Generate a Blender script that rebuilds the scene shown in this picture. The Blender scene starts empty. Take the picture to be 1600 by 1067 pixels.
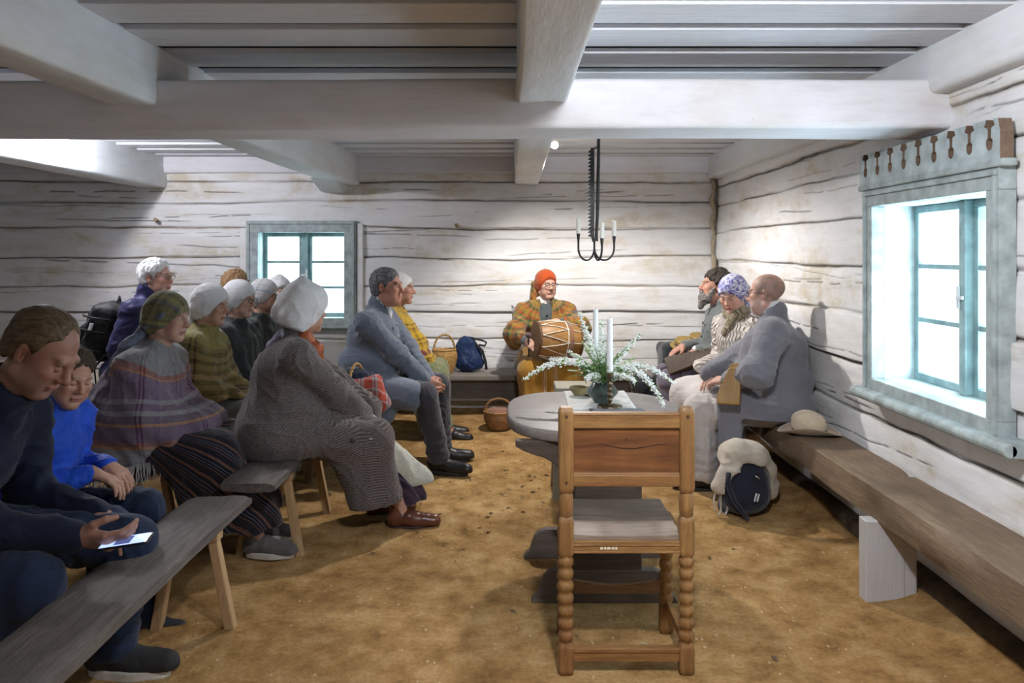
import bpy, math, random
import numpy as np
from mathutils import Vector, Matrix
random.seed(7); RNG = np.random.default_rng(7)
scene = bpy.context.scene
COL = scene.collection
F, CX, HY, CH = 1220.0, 800.5, 398.0, 1.5      # lens in px, principal column, horizon row, eye height
def at(px, py, Y):                             # a measured picture point at a known depth -> place in the room
    return ((px-CX)*Y/F, Y, CH-(py-HY)*Y/F)
PI = math.pi

# ------------------------------------------------------------------ materials
MATS = {}
class NT:
    def __init__(s, name):
        s.m = bpy.data.materials.new(name); s.m.use_nodes = True
        s.t = s.m.node_tree; s.b = s.t.nodes['Principled BSDF']
    def n(s, typ, **kw):
        nd = s.t.nodes.new(typ)
        for k, v in kw.items():
            if k in nd.inputs.keys() if isinstance(k, str) else False: nd.inputs[k].default_value = v
            else: setattr(nd, k, v)
        return nd
    def l(s, a, b): s.t.links.new(a, b)
    def coord(s, scale=(1,1,1), kind='Object', rot=(0,0,0)):
        tc = s.n('ShaderNodeTexCoord'); mp = s.n('ShaderNodeMapping')
        mp.inputs['Scale'].default_value = scale; mp.inputs['Rotation'].default_value = rot
        s.l(tc.outputs[kind], mp.inputs['Vector']); return mp.outputs['Vector']
    def noise(s, vec, scale=5, detail=4, rough=.55, dist=0):
        nd = s.n('ShaderNodeTexNoise'); nd.inputs['Scale'].default_value = scale
        nd.inputs['Detail'].default_value = detail; nd.inputs['Roughness'].default_value = rough
        nd.inputs['Distortion'].default_value = dist
        if vec is not None: s.l(vec, nd.inputs['Vector'])
        return nd.outputs['Fac']
    def ramp(s, fac, stops, interp='LINEAR'):
        r = s.n('ShaderNodeValToRGB'); cr = r.color_ramp; cr.interpolation = interp
        while len(cr.elements) < len(stops): cr.elements.new(.5)
        for e, (p, c) in zip(cr.elements, stops):
            e.position = p; e.color = (*c, 1) if len(c) == 3 else c
        s.l(fac, r.inputs['Fac']); return r.outputs['Color']
    def mix(s, fac, a, b, blend='MIX'):
        m = s.n('ShaderNodeMix', data_type='RGBA', blend_type=blend)
        for sock, v in ((m.inputs[0], fac), (m.inputs[6], a), (m.inputs[7], b)):
            if isinstance(v, (int, float)): sock.default_value = v
            elif isinstance(v, tuple): sock.default_value = (*v, 1)
            else: s.l(v, sock)
        return m.outputs[2]
    def math(s, op, a, b=None):
        m = s.n('ShaderNodeMath', operation=op)
        for i, v in enumerate((a, b)):
            if v is None: continue
            if isinstance(v, (int, float)): m.inputs[i].default_value = v
            else: s.l(v, m.inputs[i])
        return m.outputs[0]
    def bump(s, h, strength=.3, dist=.01):
        b = s.n('ShaderNodeBump'); b.inputs['Strength'].default_value = strength
        b.inputs['Distance'].default_value = dist; s.l(h, b.inputs['Height'])
        s.l(b.outputs[0], s.b.inputs['Normal']); return b
    def base(s, c):
        if isinstance(c, tuple): s.b.inputs['Base Color'].default_value = (*c, 1)
        else: s.l(c, s.b.inputs['Base Color'])
    def set(s, rough=.6, metal=0, spec=.5, sheen=0):
        s.b.inputs['Roughness'].default_value = rough; s.b.inputs['Metallic'].default_value = metal
        s.b.inputs['Specular IOR Level'].default_value = spec; s.b.inputs['Sheen Weight'].default_value = sheen
        return s.m

def plain(name, c, rough=.6, metal=0, var=.12, scale=12, bump=.15, spec=.4, sheen=0):
    if name in MATS: return MATS[name]
    n = NT(name); v = n.coord()
    f = n.noise(v, scale, 5)
    lo = tuple(x*(1-var*1.6) for x in c); hi = tuple(min(1, x*(1+var)) for x in c)
    n.base(n.ramp(f, [(.3, lo), (.7, hi)]))
    if bump: n.bump(n.noise(v, scale*8, 3), bump, .004)
    MATS[name] = n.set(rough, metal, spec, sheen); return MATS[name]

def cloth_bump(n, v, fine, bump):
    b1 = n.n('ShaderNodeBump'); b1.inputs['Strength'].default_value = .55; b1.inputs['Distance'].default_value = .018
    w = n.noise(v, 7, 3, .5, 1.6); r = n.math('ABSOLUTE', n.math('SUBTRACT', w, .5)); n.l(r, b1.inputs['Height'])
    b2 = n.n('ShaderNodeBump'); b2.inputs['Strength'].default_value = bump; b2.inputs['Distance'].default_value = .003
    n.l(n.noise(v, fine, 2), b2.inputs['Height']); n.l(b1.outputs[0], b2.inputs['Normal']); n.l(b2.outputs[0], n.b.inputs['Normal'])
def fabric(name, c, weave=500, var=.12, rough=.9, bump=.35, sheen=.25):
    if name in MATS: return MATS[name]
    n = NT(name); v = n.coord()
    f = n.noise(v, 9, 5); g = n.noise(v, weave*.6, 2)
    lo = tuple(x*(1-var) for x in c); hi = tuple(min(1, x*(1+var)) for x in c)
    n.base(n.mix(.35, n.ramp(f, [(.3, lo), (.7, hi)]), n.ramp(g, [(.35, tuple(x*.78 for x in c)), (.65, tuple(min(1, x*1.15) for x in c))])))
    cloth_bump(n, v, weave*.35, bump)
    MATS[name] = n.set(rough, 0, .2, sheen); return MATS[name]

def wood(name, c1, c2, axis=0, scale=6, rough=.6, bump=.3, stain=None, spec=.35, knots=True):
    if name in MATS: return MATS[name]
    n = NT(name); sc = [9, 9, 9]; sc[axis] = .8
    v = n.coord(tuple(sc)); w = n.coord()
    f = n.noise(v, scale, 6, .6, .8)
    col = n.ramp(f, [(.25, c1), (.5, tuple((a+b)/2 for a, b in zip(c1, c2))), (.75, c2)])
    blotch = n.noise(w, 2.2, 4, .6)
    col = n.mix(n.ramp(blotch, [(.42, (0,0,0)), (.62, (1,1,1))]), n.mix(.55, col, stain or tuple(x*.7 for x in c1)), col)
    fine = n.noise(v, scale*6, 3, .6)
    col = n.mix(.5, col, n.mix(1, col, n.ramp(fine, [(.3, (.55,.53,.5)), (.6, (1,1,1))]), 'MULTIPLY'))
    n.base(col); n.bump(n.noise(v, scale*2.5, 6, .65), bump, .006)
    MATS[name] = n.set(rough, 0, spec); return MATS[name]

def plaid(name, ustops, vstops, pu, pv, mixf=.5, rough=.92, under=None, twill=260):
    """woven checks: two sets of coloured threads laid out in the cloth's own 'pat' coordinates"""
    if name in MATS: return MATS[name]
    n = NT(name); a = n.n('ShaderNodeAttribute', attribute_name='pat')
    sp = n.n('ShaderNodeSeparateXYZ'); n.l(a.outputs['Vector'], sp.inputs[0])
    wob = n.math('MULTIPLY', n.math('SUBTRACT', n.noise(n.coord(), 5, 2), .5), .012)
    def band(o, per, stops):
        x = n.math('FRACT', n.math('ADD', n.math('DIVIDE', n.math('ADD', o, wob), per), 50.0))
        return n.ramp(x, stops, 'CONSTANT')
    cu = band(sp.outputs[0], pu, ustops); cv = band(sp.outputs[1], pv, vstops)
    dg = n.math('ADD', sp.outputs[0], sp.outputs[1])
    tw = n.math('GREATER_THAN', n.math('SINE', n.math('MULTIPLY', dg, twill*4)), -1+2*(1-mixf))
    tws = n.mix(.45, (mixf,)*3, tw)
    col = n.mix(tws, cu, cv)
    nz = n.noise(n.coord(), 60, 3)
    col = n.mix(1, col, n.ramp(nz, [(.3, (.72,.72,.72)), (.7, (1,1,1))]), 'MULTIPLY')
    n.base(col); cloth_bump(n, n.coord(), 170, .4)
    MATS[name] = n.set(rough, 0, .15, .2); return MATS[name]

def herringbone(name, c1, c2, s=.009):
    if name in MATS: return MATS[name]
    n = NT(name); a = n.n('ShaderNodeAttribute', attribute_name='pat')
    sp = n.n('ShaderNodeSeparateXYZ'); n.l(a.outputs['Vector'], sp.inputs[0])
    tri = n.math('PINGPONG', sp.outputs[0], s*1.5)
    y = n.math('ADD', sp.outputs[1], tri)
    f = n.math('FRACT', n.math('ADD', n.math('DIVIDE', y, s*.75), 50.0))
    st = n.ramp(f, [(0, c1), (.5, c2)], 'CONSTANT')
    g = n.noise(n.coord(), 140, 3)
    col = n.mix(.45, st, n.ramp(g, [(.35, c1), (.65, c2)]))
    n.base(col); cloth_bump(n, n.coord(), 140, .5)
    MATS[name] = n.set(.95, 0, .1, .2); return MATS[name]

def attrcol(name, rough=.5, bump=.1, sub=0.0, bscale=120):
    if name in MATS: return MATS[name]
    n = NT(name); a = n.n('ShaderNodeAttribute', attribute_name='Col')
    g = n.noise(n.coord(), 28, 5)
    n.base(n.mix(1, a.outputs['Color'], n.ramp(g, [(.3, (.86,.82,.8)), (.7, (1,1,1))]), 'MULTIPLY'))
    n.bump(n.noise(n.coord(), bscale, 3), bump, .003)
    if sub:
        n.b.inputs['Subsurface Weight'].default_value = sub
        n.b.inputs['Subsurface Radius'].default_value = (.012, .004, .002)
    MATS[name] = n.set(rough, 0, .35); return MATS[name]

def emis(name, c, strength):
    if name in MATS: return MATS[name]
    n = NT(name); n.base(c); n.b.inputs['Emission Color'].default_value = (*c, 1)
    n.b.inputs['Emission Strength'].default_value = strength; MATS[name] = n.m; return n.m

def glassmat(name='window_glass'):
    if name in MATS: return MATS[name]
    n = NT(name); t = n.t; t.nodes.remove(n.b)
    tr = n.n('ShaderNodeBsdfTransparent'); tr.inputs[0].default_value = (.93, .98, .97, 1)
    gl = n.n('ShaderNodeBsdfGlossy'); gl.inputs['Roughness'].default_value = .03
    mx = n.n('ShaderNodeMixShader'); mx.inputs[0].default_value = .06
    n.l(tr.outputs[0], mx.inputs[1]); n.l(gl.outputs[0], mx.inputs[2])
    n.l(mx.outputs[0], t.nodes['Material Output'].inputs[0]); MATS[name] = n.m; return n.m

# ------------------------------------------------------------------ mesh building
class MB:
    def __init__(s): s.v = []; s.f = []
    def add(s, vs, fs):
        o = len(s.v); s.v += [tuple(v) for v in vs]; s.f += [tuple(i+o for i in f) for f in fs]; return s
    def box(s, x0, x1, y0, y1, z0, z1, M=None):
        vs = [Vector(p) for p in ((x0,y0,z0),(x1,y0,z0),(x1,y1,z0),(x0,y1,z0),(x0,y0,z1),(x1,y0,z1),(x1,y1,z1),(x0,y1,z1))]
        if M: vs = [M @ v for v in vs]
        return s.add(vs, [(0,3,2,1),(4,5,6,7),(0,1,5,4),(1,2,6,5),(2,3,7,6),(3,0,4,7)])
    def prism(s, pts, d0, d1, plane='xz'):
        def mk(a, b, d): return {'xz': (a, d, b), 'xy': (a, b, d), 'yz': (d, a, b)}[plane]
        n = len(pts); vs = [mk(a, b, d0) for a, b in pts]+[mk(a, b, d1) for a, b in pts]
        return s.add(vs, [tuple(range(n)), tuple(range(2*n-1, n-1, -1))]+[(i, i+n, (i+1) % n+n, (i+1) % n) for i in range(n)])
    def lathe(s, prof, seg=24, c=(0,0,0), M=None):
        vs = []; fs = []
        for r, z in prof:
            for k in range(seg):
                a = 2*PI*k/seg; v = Vector((r*math.cos(a), r*math.sin(a), z))
                if M: v = M @ v
                vs.append(v+Vector(c))
        for i in range(len(prof)-1):
            for k in range(seg):
                fs.append((i*seg+k, i*seg+(k+1) % seg, (i+1)*seg+(k+1) % seg, (i+1)*seg+k))
        fs.append(tuple(range(seg-1, -1, -1))); fs.append(tuple((len(prof)-1)*seg+k for k in range(seg)))
        return s.add(vs, fs)
    def tube(s, pts, r, seg=8, closed=False):
        pts = [Vector(p) for p in pts]; n = len(pts)
        rr = r if isinstance(r, (list, tuple)) else [r]*n
        vs = []; fs = []; ref = None
        for i, p in enumerate(pts):
            if closed: d = pts[(i+1) % n]-pts[i-1]
            else: d = pts[min(i+1, n-1)]-pts[max(i-1, 0)]
            d = d.normalized() if d.length > 1e-9 else Vector((0,0,1))
            if ref is None: ref = Vector((0,0,1)) if abs(d.z) < .9 else Vector((1,0,0))
            u = d.cross(ref)
            u = u.normalized() if u.length > 1e-6 else d.orthogonal().normalized()
            w = u.cross(d); ref = w
            for k in range(seg):
                a = 2*PI*k/seg; vs.append(p+(u*math.cos(a)+w*math.sin(a))*rr[i])
        m = n if closed else n-1
        for i in range(m):
            for k in range(seg):
                j = (i+1) % n; fs.append((i*seg+k, i*seg+(k+1) % seg, j*seg+(k+1) % seg, j*seg+k))
        if not closed:
            fs.append(tuple(range(seg-1, -1, -1))); fs.append(tuple((n-1)*seg+k for k in range(seg)))
        return s.add(vs, fs)
    def sphere(s, c, r, seg=10, rings=6):
        r = r if isinstance(r, (tuple, list)) else (r,)*3
        vs = [(c[0], c[1], c[2]-r[2])]; fs = []
        for i in range(1, rings):
            t = PI*i/rings
            for k in range(seg):
                a = 2*PI*k/seg; vs.append((c[0]+r[0]*math.sin(t)*math.cos(a), c[1]+r[1]*math.sin(t)*math.sin(a), c[2]-r[2]*math.cos(t)))
        vs.append((c[0], c[1], c[2]+r[2])); e = len(vs)-1
        for k in range(seg):
            fs.append((0, 1+(k+1) % seg, 1+k)); fs.append((e, e-seg+k, e-seg+(k+1) % seg))
        for i in range(rings-2):
            for k in range(seg):
                a = 1+i*seg; fs.append((a+k, a+(k+1) % seg, a+seg+(k+1) % seg, a+seg+k))
        return s.add(vs, fs)
    def build(s, name, m, parent=None, bevel=0, smooth=False, seg=2, jitter=0, sub=0):
        me = bpy.data.meshes.new(name); me.from_pydata(s.v, [], s.f); me.validate(); me.update()
        o = bpy.data.objects.new(name, me); COL.objects.link(o)
        if m: me.materials.append(m)
        if parent: o.parent = parent
        if smooth:
            for p in me.polygons: p.use_smooth = True
            if smooth == 'auto': me.set_sharp_from_angle(angle=math.radians(40))
        if bevel:
            b = o.modifiers.new('bevel', 'BEVEL'); b.width = bevel; b.segments = seg; b.limit_method = 'ANGLE'
        return o

def tag(o, label=None, cat=None, group=None, kind=None):
    for k, v in (('label', label), ('category', cat), ('group', group), ('kind', kind)):
        if v: o[k] = v
    return o
def empty(name, loc=(0,0,0), rz=0, label=None, cat=None, group=None):
    o = bpy.data.objects.new(name, None); COL.objects.link(o); o.location = loc; o.rotation_euler = (0,0,rz)
    o.empty_display_size = .1
    return tag(o, label, cat, group)
def struct(o): o['kind'] = 'structure'; return o

def np_mesh(name, V, Q, m, parent=None, smooth=True, attrs=None):
    me = bpy.data.meshes.new(name)
    me.vertices.add(len(V)); me.vertices.foreach_set('co', np.asarray(V, np.float32).ravel())
    k = Q.shape[1]
    me.loops.add(len(Q)*k); me.loops.foreach_set('vertex_index', np.asarray(Q, np.int32).ravel())
    me.polygons.add(len(Q)); me.polygons.foreach_set('loop_start', np.arange(0, len(Q)*k, k, dtype=np.int32))
    me.polygons.foreach_set('use_smooth', np.full(len(Q), smooth))
    me.update(calc_edges=True); me.validate()
    for an, (typ, arr) in (attrs or {}).items():
        at_ = me.attributes.new(an, typ, 'POINT')
        key = 'vector' if typ == 'FLOAT_VECTOR' else ('color' if typ == 'FLOAT_COLOR' else 'value')
        at_.data.foreach_set(key, np.asarray(arr, np.float32).ravel())
    if m: me.materials.append(m)
    o = bpy.data.objects.new(name, me); COL.objects.link(o)
    if parent: o.parent = parent
    return o

# ------------------------------------------------------------------ noise on arrays
def _h(i, j, k, seed=0):
    n = (i.astype(np.int64)*374761393+j.astype(np.int64)*668265263+k.astype(np.int64)*2147483647+seed*1274126177) & 0xffffffff
    n = ((n ^ (n >> 13))*1274126177) & 0xffffffff
    n = (n ^ (n >> 16)) & 0xffff
    return n/65535.0
def vnoise(P, seed=0):
    P = np.asarray(P, float); I = np.floor(P).astype(np.int64); f = P-I; f = f*f*(3-2*f); r = 0
    for dx in (0, 1):
        for dy in (0, 1):
            for dz in (0, 1):
                w = (f[..., 0] if dx else 1-f[..., 0])*(f[..., 1] if dy else 1-f[..., 1])*(f[..., 2] if dz else 1-f[..., 2])
                r = r+w*_h(I[..., 0]+dx, I[..., 1]+dy, I[..., 2]+dz, seed)
    return r*2-1
def fbm(P, seed=0, oct=3):
    r = 0; a = 1; P = np.asarray(P, float)
    for o in range(oct): r = r+a*vnoise(P*(2**o), seed+o); a *= .5
    return r

# ------------------------------------------------------------------ soft solids (smoothly blended volumes turned into one skin)
def V3(*a): return np.array(a, float)
def rotm(yaw=0, pitch=0, roll=0):
    """columns: forward, left, up after yaw (about z), pitch (nose down +), roll"""
    return np.array(Matrix.Rotation(yaw, 3, 'Z') @ Matrix.Rotation(pitch, 3, 'Y') @ Matrix.Rotation(roll, 3, 'X'))
def cap(a, b, ra, rb=None, k=.02, s=1): return ('c', V3(*a), V3(*b), ra, ra if rb is None else rb, k, s)
def ell(c, r, R=None, k=.02, s=1): return ('e', V3(*c), V3(*r), np.eye(3) if R is None else R, k, s)
def rbox(c, r, R=None, rd=.01, k=.02, s=1): return ('b', V3(*c), V3(*r), np.eye(3) if R is None else R, rd, k, s)
def chain(pts, rs, k=.02):
    return [cap(pts[i], pts[i+1], rs[i], rs[i+1], k) for i in range(len(pts)-1)]

def axis(lo, hi, res, fine=()):
    out = [lo]
    while out[-1] < hi:
        r = res
        for a, b, fr in fine:
            if a-res <= out[-1] <= b: r = min(r, fr)
        out.append(out[-1]+r)
    return np.array(out)

def bounds(p):
    if p[0] == 'c':
        r = max(p[3], p[4]); return np.minimum(p[1], p[2])-r, np.maximum(p[1], p[2])+r
    if p[0] == 'e': e = np.abs(p[3]) @ p[2]; return p[1]-e, p[1]+e
    e = np.abs(p[3]) @ (p[2]+p[4]); return p[1]-e, p[1]+e

def solid(name, prims, m, parent=None, res=.012, fine=(), cut=None, disp=None, pat=None, col=None, smooth=0, fade=0):
    """fine: list of (centre, half, res). cut: f(X,Y,Z)->field to intersect with (keep where <0)."""
    lo = np.min([bounds(p)[0] for p in prims if p[-1] > 0], 0)-.03
    hi = np.max([bounds(p)[1] for p in prims if p[-1] > 0], 0)+.03
    ax = [axis(lo[i], hi[i], res, [(c[i]-h, c[i]+h, fr) for c, h, fr in fine]) for i in range(3)]
    X, Y, Z = ax[0][:, None, None], ax[1][None, :, None], ax[2][None, None, :]
    G = np.full((len(ax[0]), len(ax[1]), len(ax[2])), .08, np.float32)
    for p in prims:
        k = p[-2]; a, b = bounds(p); mg = max(.03, k*1.5)+res
        sl = tuple(slice(max(0, np.searchsorted(ax[i], a[i]-mg)-1), np.searchsorted(ax[i], b[i]+mg)+1) for i in range(3))
        x, y, z = X[sl[0]], Y[:, sl[1]], Z[:, :, sl[2]]
        if p[0] == 'c':
            A, B, ra, rb = p[1:5]; d = B-A; L = max(float(d @ d), 1e-12)
            t = np.clip(((x-A[0])*d[0]+(y-A[1])*d[1]+(z-A[2])*d[2])/L, 0, 1)
            D = np.sqrt((x-A[0]-t*d[0])**2+(y-A[1]-t*d[1])**2+(z-A[2]-t*d[2])**2)-(ra+(rb-ra)*t)
        else:
            c, r, R = p[1:4]; q = [(x-c[0])*R[0, i]+(y-c[1])*R[1, i]+(z-c[2])*R[2, i] for i in range(3)]
            if p[0] == 'e':
                k0 = np.sqrt(sum((q[i]/r[i])**2 for i in range(3))); k1 = np.sqrt(sum((q[i]/r[i]**2)**2 for i in range(3)))+1e-9
                D = k0*(k0-1)/k1
            else:
                u = [np.abs(q[i])-r[i] for i in range(3)]
                D = np.sqrt(sum(np.maximum(v, 0)**2 for v in u))+np.minimum(np.maximum(np.maximum(u[0], u[1]), u[2]), 0)-p[4]
        S = G[sl]
        if p[-1] > 0:
            h = np.clip(.5+.5*(S-D)/k, 0, 1); G[sl] = S*(1-h)+D*h-k*h*(1-h)
        else:
            h = np.clip(.5-.5*(S+D)/k, 0, 1); G[sl] = S*(1-h)-D*h+k*h*(1-h)
    if cut is not None:
        C = cut(X, Y, Z)
        if fade: G = G+fade*np.clip(1+C/.022, 0, 1)**2
        G = np.maximum(G, C)
    G[0] = G[-1] = .05; G[:, 0] = G[:, -1] = .05; G[:, :, 0] = G[:, :, -1] = .05
    V, Q = nets(G, *ax)
    N = None
    if smooth:
        for _ in range(smooth): V = lap(V, Q)
    if disp is not None:
        N = vnorm(V, Q); V = V+N*disp(V)[:, None]
    at_ = {}
    if pat is not None: at_['pat'] = ('FLOAT_VECTOR', pat(V))
    if col is not None:
        c = col(V); at_['Col'] = ('FLOAT_COLOR', np.concatenate([c, np.ones((len(c), 1))], 1))
    return np_mesh(name, V, Q, m, parent, True, at_)

def vnorm(V, Q):
    n = np.cross(V[Q[:, 2]]-V[Q[:, 0]], V[Q[:, 3]]-V[Q[:, 1]]); N = np.zeros_like(V)
    for i in range(4): np.add.at(N, Q[:, i], n)
    return N/(np.linalg.norm(N, axis=1)[:, None]+1e-12)
def lap(V, Q):
    S = np.zeros_like(V); C = np.zeros(len(V))
    for i in range(4):
        a, b = Q[:, i], Q[:, (i+1) % 4]
        np.add.at(S, a, V[b]); np.add.at(S, b, V[a]); np.add.at(C, a, 1); np.add.at(C, b, 1)
    return .4*V+.6*S/C[:, None]

def nets(G, xs, ys, zs):
    ins = G < 0
    cnt = np.zeros([n-1 for n in G.shape], np.int8)
    for a in (0, 1):
        for b in (0, 1):
            for c in (0, 1):
                cnt += ins[a:G.shape[0]-1+a, b:G.shape[1]-1+b, c:G.shape[2]-1+c]
    act = (cnt > 0) & (cnt < 8); I, J, K = np.nonzero(act)
    idx = np.full(act.shape, -1, np.int64); idx[act] = np.arange(len(I))
    pos = np.zeros((len(I), 3)); n = np.zeros(len(I))
    cs = [(a, b, c) for a in (0, 1) for b in (0, 1) for c in (0, 1)]
    for p in cs:
        for ax_ in range(3):
            if p[ax_]: continue
            q = list(p); q[ax_] = 1
            fa = G[I+p[0], J+p[1], K+p[2]]; fb = G[I+q[0], J+q[1], K+q[2]]
            mk = (fa < 0) != (fb < 0); t = np.where(mk, fa/np.where(mk, fa-fb, 1), 0)
            A = np.stack([xs[I+p[0]], ys[J+p[1]], zs[K+p[2]]], 1); B = np.stack([xs[I+q[0]], ys[J+q[1]], zs[K+q[2]]], 1)
            pos += np.where(mk[:, None], A+(B-A)*t[:, None], 0); n += mk
    pos /= n[:, None]
    Q = []
    for ax_ in range(3):
        u, v = (ax_+1) % 3, (ax_+2) % 3
        s0 = [slice(None)]*3; s1 = [slice(None)]*3; s0[ax_] = slice(0, -1); s1[ax_] = slice(1, None)
        a = ins[tuple(s0)]; b = ins[tuple(s1)]; E = np.argwhere(a != b)
        E = E[(E[:, u] > 0) & (E[:, v] > 0) & (E[:, u] < G.shape[u]-1) & (E[:, v] < G.shape[v]-1)]
        fl = a[tuple(E.T)]
        def g(du, dv):
            e = E.copy(); e[:, u] += du; e[:, v] += dv; return idx[tuple(e.T)]
        q = np.stack([g(-1, -1), g(0, -1), g(0, 0), g(-1, 0)], 1)
        q[~fl] = q[~fl][:, ::-1]; Q.append(q)
    return pos, np.concatenate(Q)
# ================================================================== the room
XR, XL, YB, YF, ZC = 1.85, -5.4, 7.07, -2.6, 2.38
def fz(y): return .12*float(np.clip((y-4.0)/2.6, 0, 1))**1.2     # the trodden earth rises towards the back wall

def m_whitewash(name, tint=(.74,.74,.75), dirt=(.33,.28,.2), axis=0, stain=1.):
    if name in MATS: return MATS[name]
    n = NT(name); sc = [4, 4, 4]; sc[axis] = .7
    v = n.coord(tuple(sc)); w = n.coord()
    big = n.noise(w, 1.3, 5, .6); f = n.noise(v, 6, 6, .65)
    col = n.ramp(f, [(.2, tuple(x*.88 for x in tint)), (.45, tint), (.8, tuple(min(1, x*1.08) for x in tint))])
    col = n.mix(n.ramp(big, [(.5, (0,0,0)), (.75, (1,1,1))]), col, n.mix(1, col, (.88,.86,.8), 'MULTIPLY'))
    sp = n.noise(v, 38, 4, .7)
    col = n.mix(n.ramp(sp, [(.70, (0,0,0)), (.76, (1,1,1))]), col, n.mix(.6, col, dirt))
    flk = n.noise(w, 9, 6, .75)
    col = n.mix(n.ramp(flk, [(.67, (0,0,0)), (.71, (.55,)*3)]), col, (.5,.45,.37))
    a = n.n('ShaderNodeAttribute', attribute_name='crack'); b = n.n('ShaderNodeAttribute', attribute_name='dirt')
    dn = n.math('MULTIPLY', b.outputs['Fac'], n.ramp(n.noise(w, 7, 5, .7), [(.3, (.25,)*3), (.65, (1,)*3)]))
    col = n.mix(dn, col, dirt)
    st = n.math('MULTIPLY', n.ramp(n.noise(n.coord((.7,.7,2.2)), 1.6, 5, .65, .6), [(.50, (0,)*3), (.64, (.9*stain,)*3)]), n.ramp(n.noise(w, 6, 4, .7), [(.4, (.2,)*3), (.6, (1,)*3)]))
    col = n.mix(st, col, n.mix(1, col, (.78,.70,.56), 'MULTIPLY'))
    ck = n.math('MULTIPLY', a.outputs['Fac'], n.ramp(n.noise(v, 9, 4, .7), [(.30, (.35,)*3), (.45, (1,)*3)]))
    col = n.mix(ck, col, (.045,.04,.035))
    n.base(col); n.bump(n.noise(v, 10, 8, .6), .25, .010)
    MATS[name] = n.set(.75, 0, .25); return MATS[name]

WALLW = m_whitewash('whitewashed_logs'); WALLY = m_whitewash('whitewashed_logs_side', axis=1)
CEILM = m_whitewash('whitewashed_boards', (.64,.66,.71), (.2,.15,.1), 0, .2)
BEAMX = m_whitewash('whitewashed_beam', (.68,.68,.72), (.3,.26,.2), 0, .3); BEAMY = m_whitewash('whitewashed_joist', (.67,.69,.71), (.3,.26,.2), 1, .3)
TEAL = plain('blue_green_window_paint', (.27,.40,.41), .55, var=.25, scale=9, bump=.2)
GREYG = plain('grey_green_paint', (.36,.42,.42), .6, var=.22, scale=14, bump=.3)
GLASS = glassmat()

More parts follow.
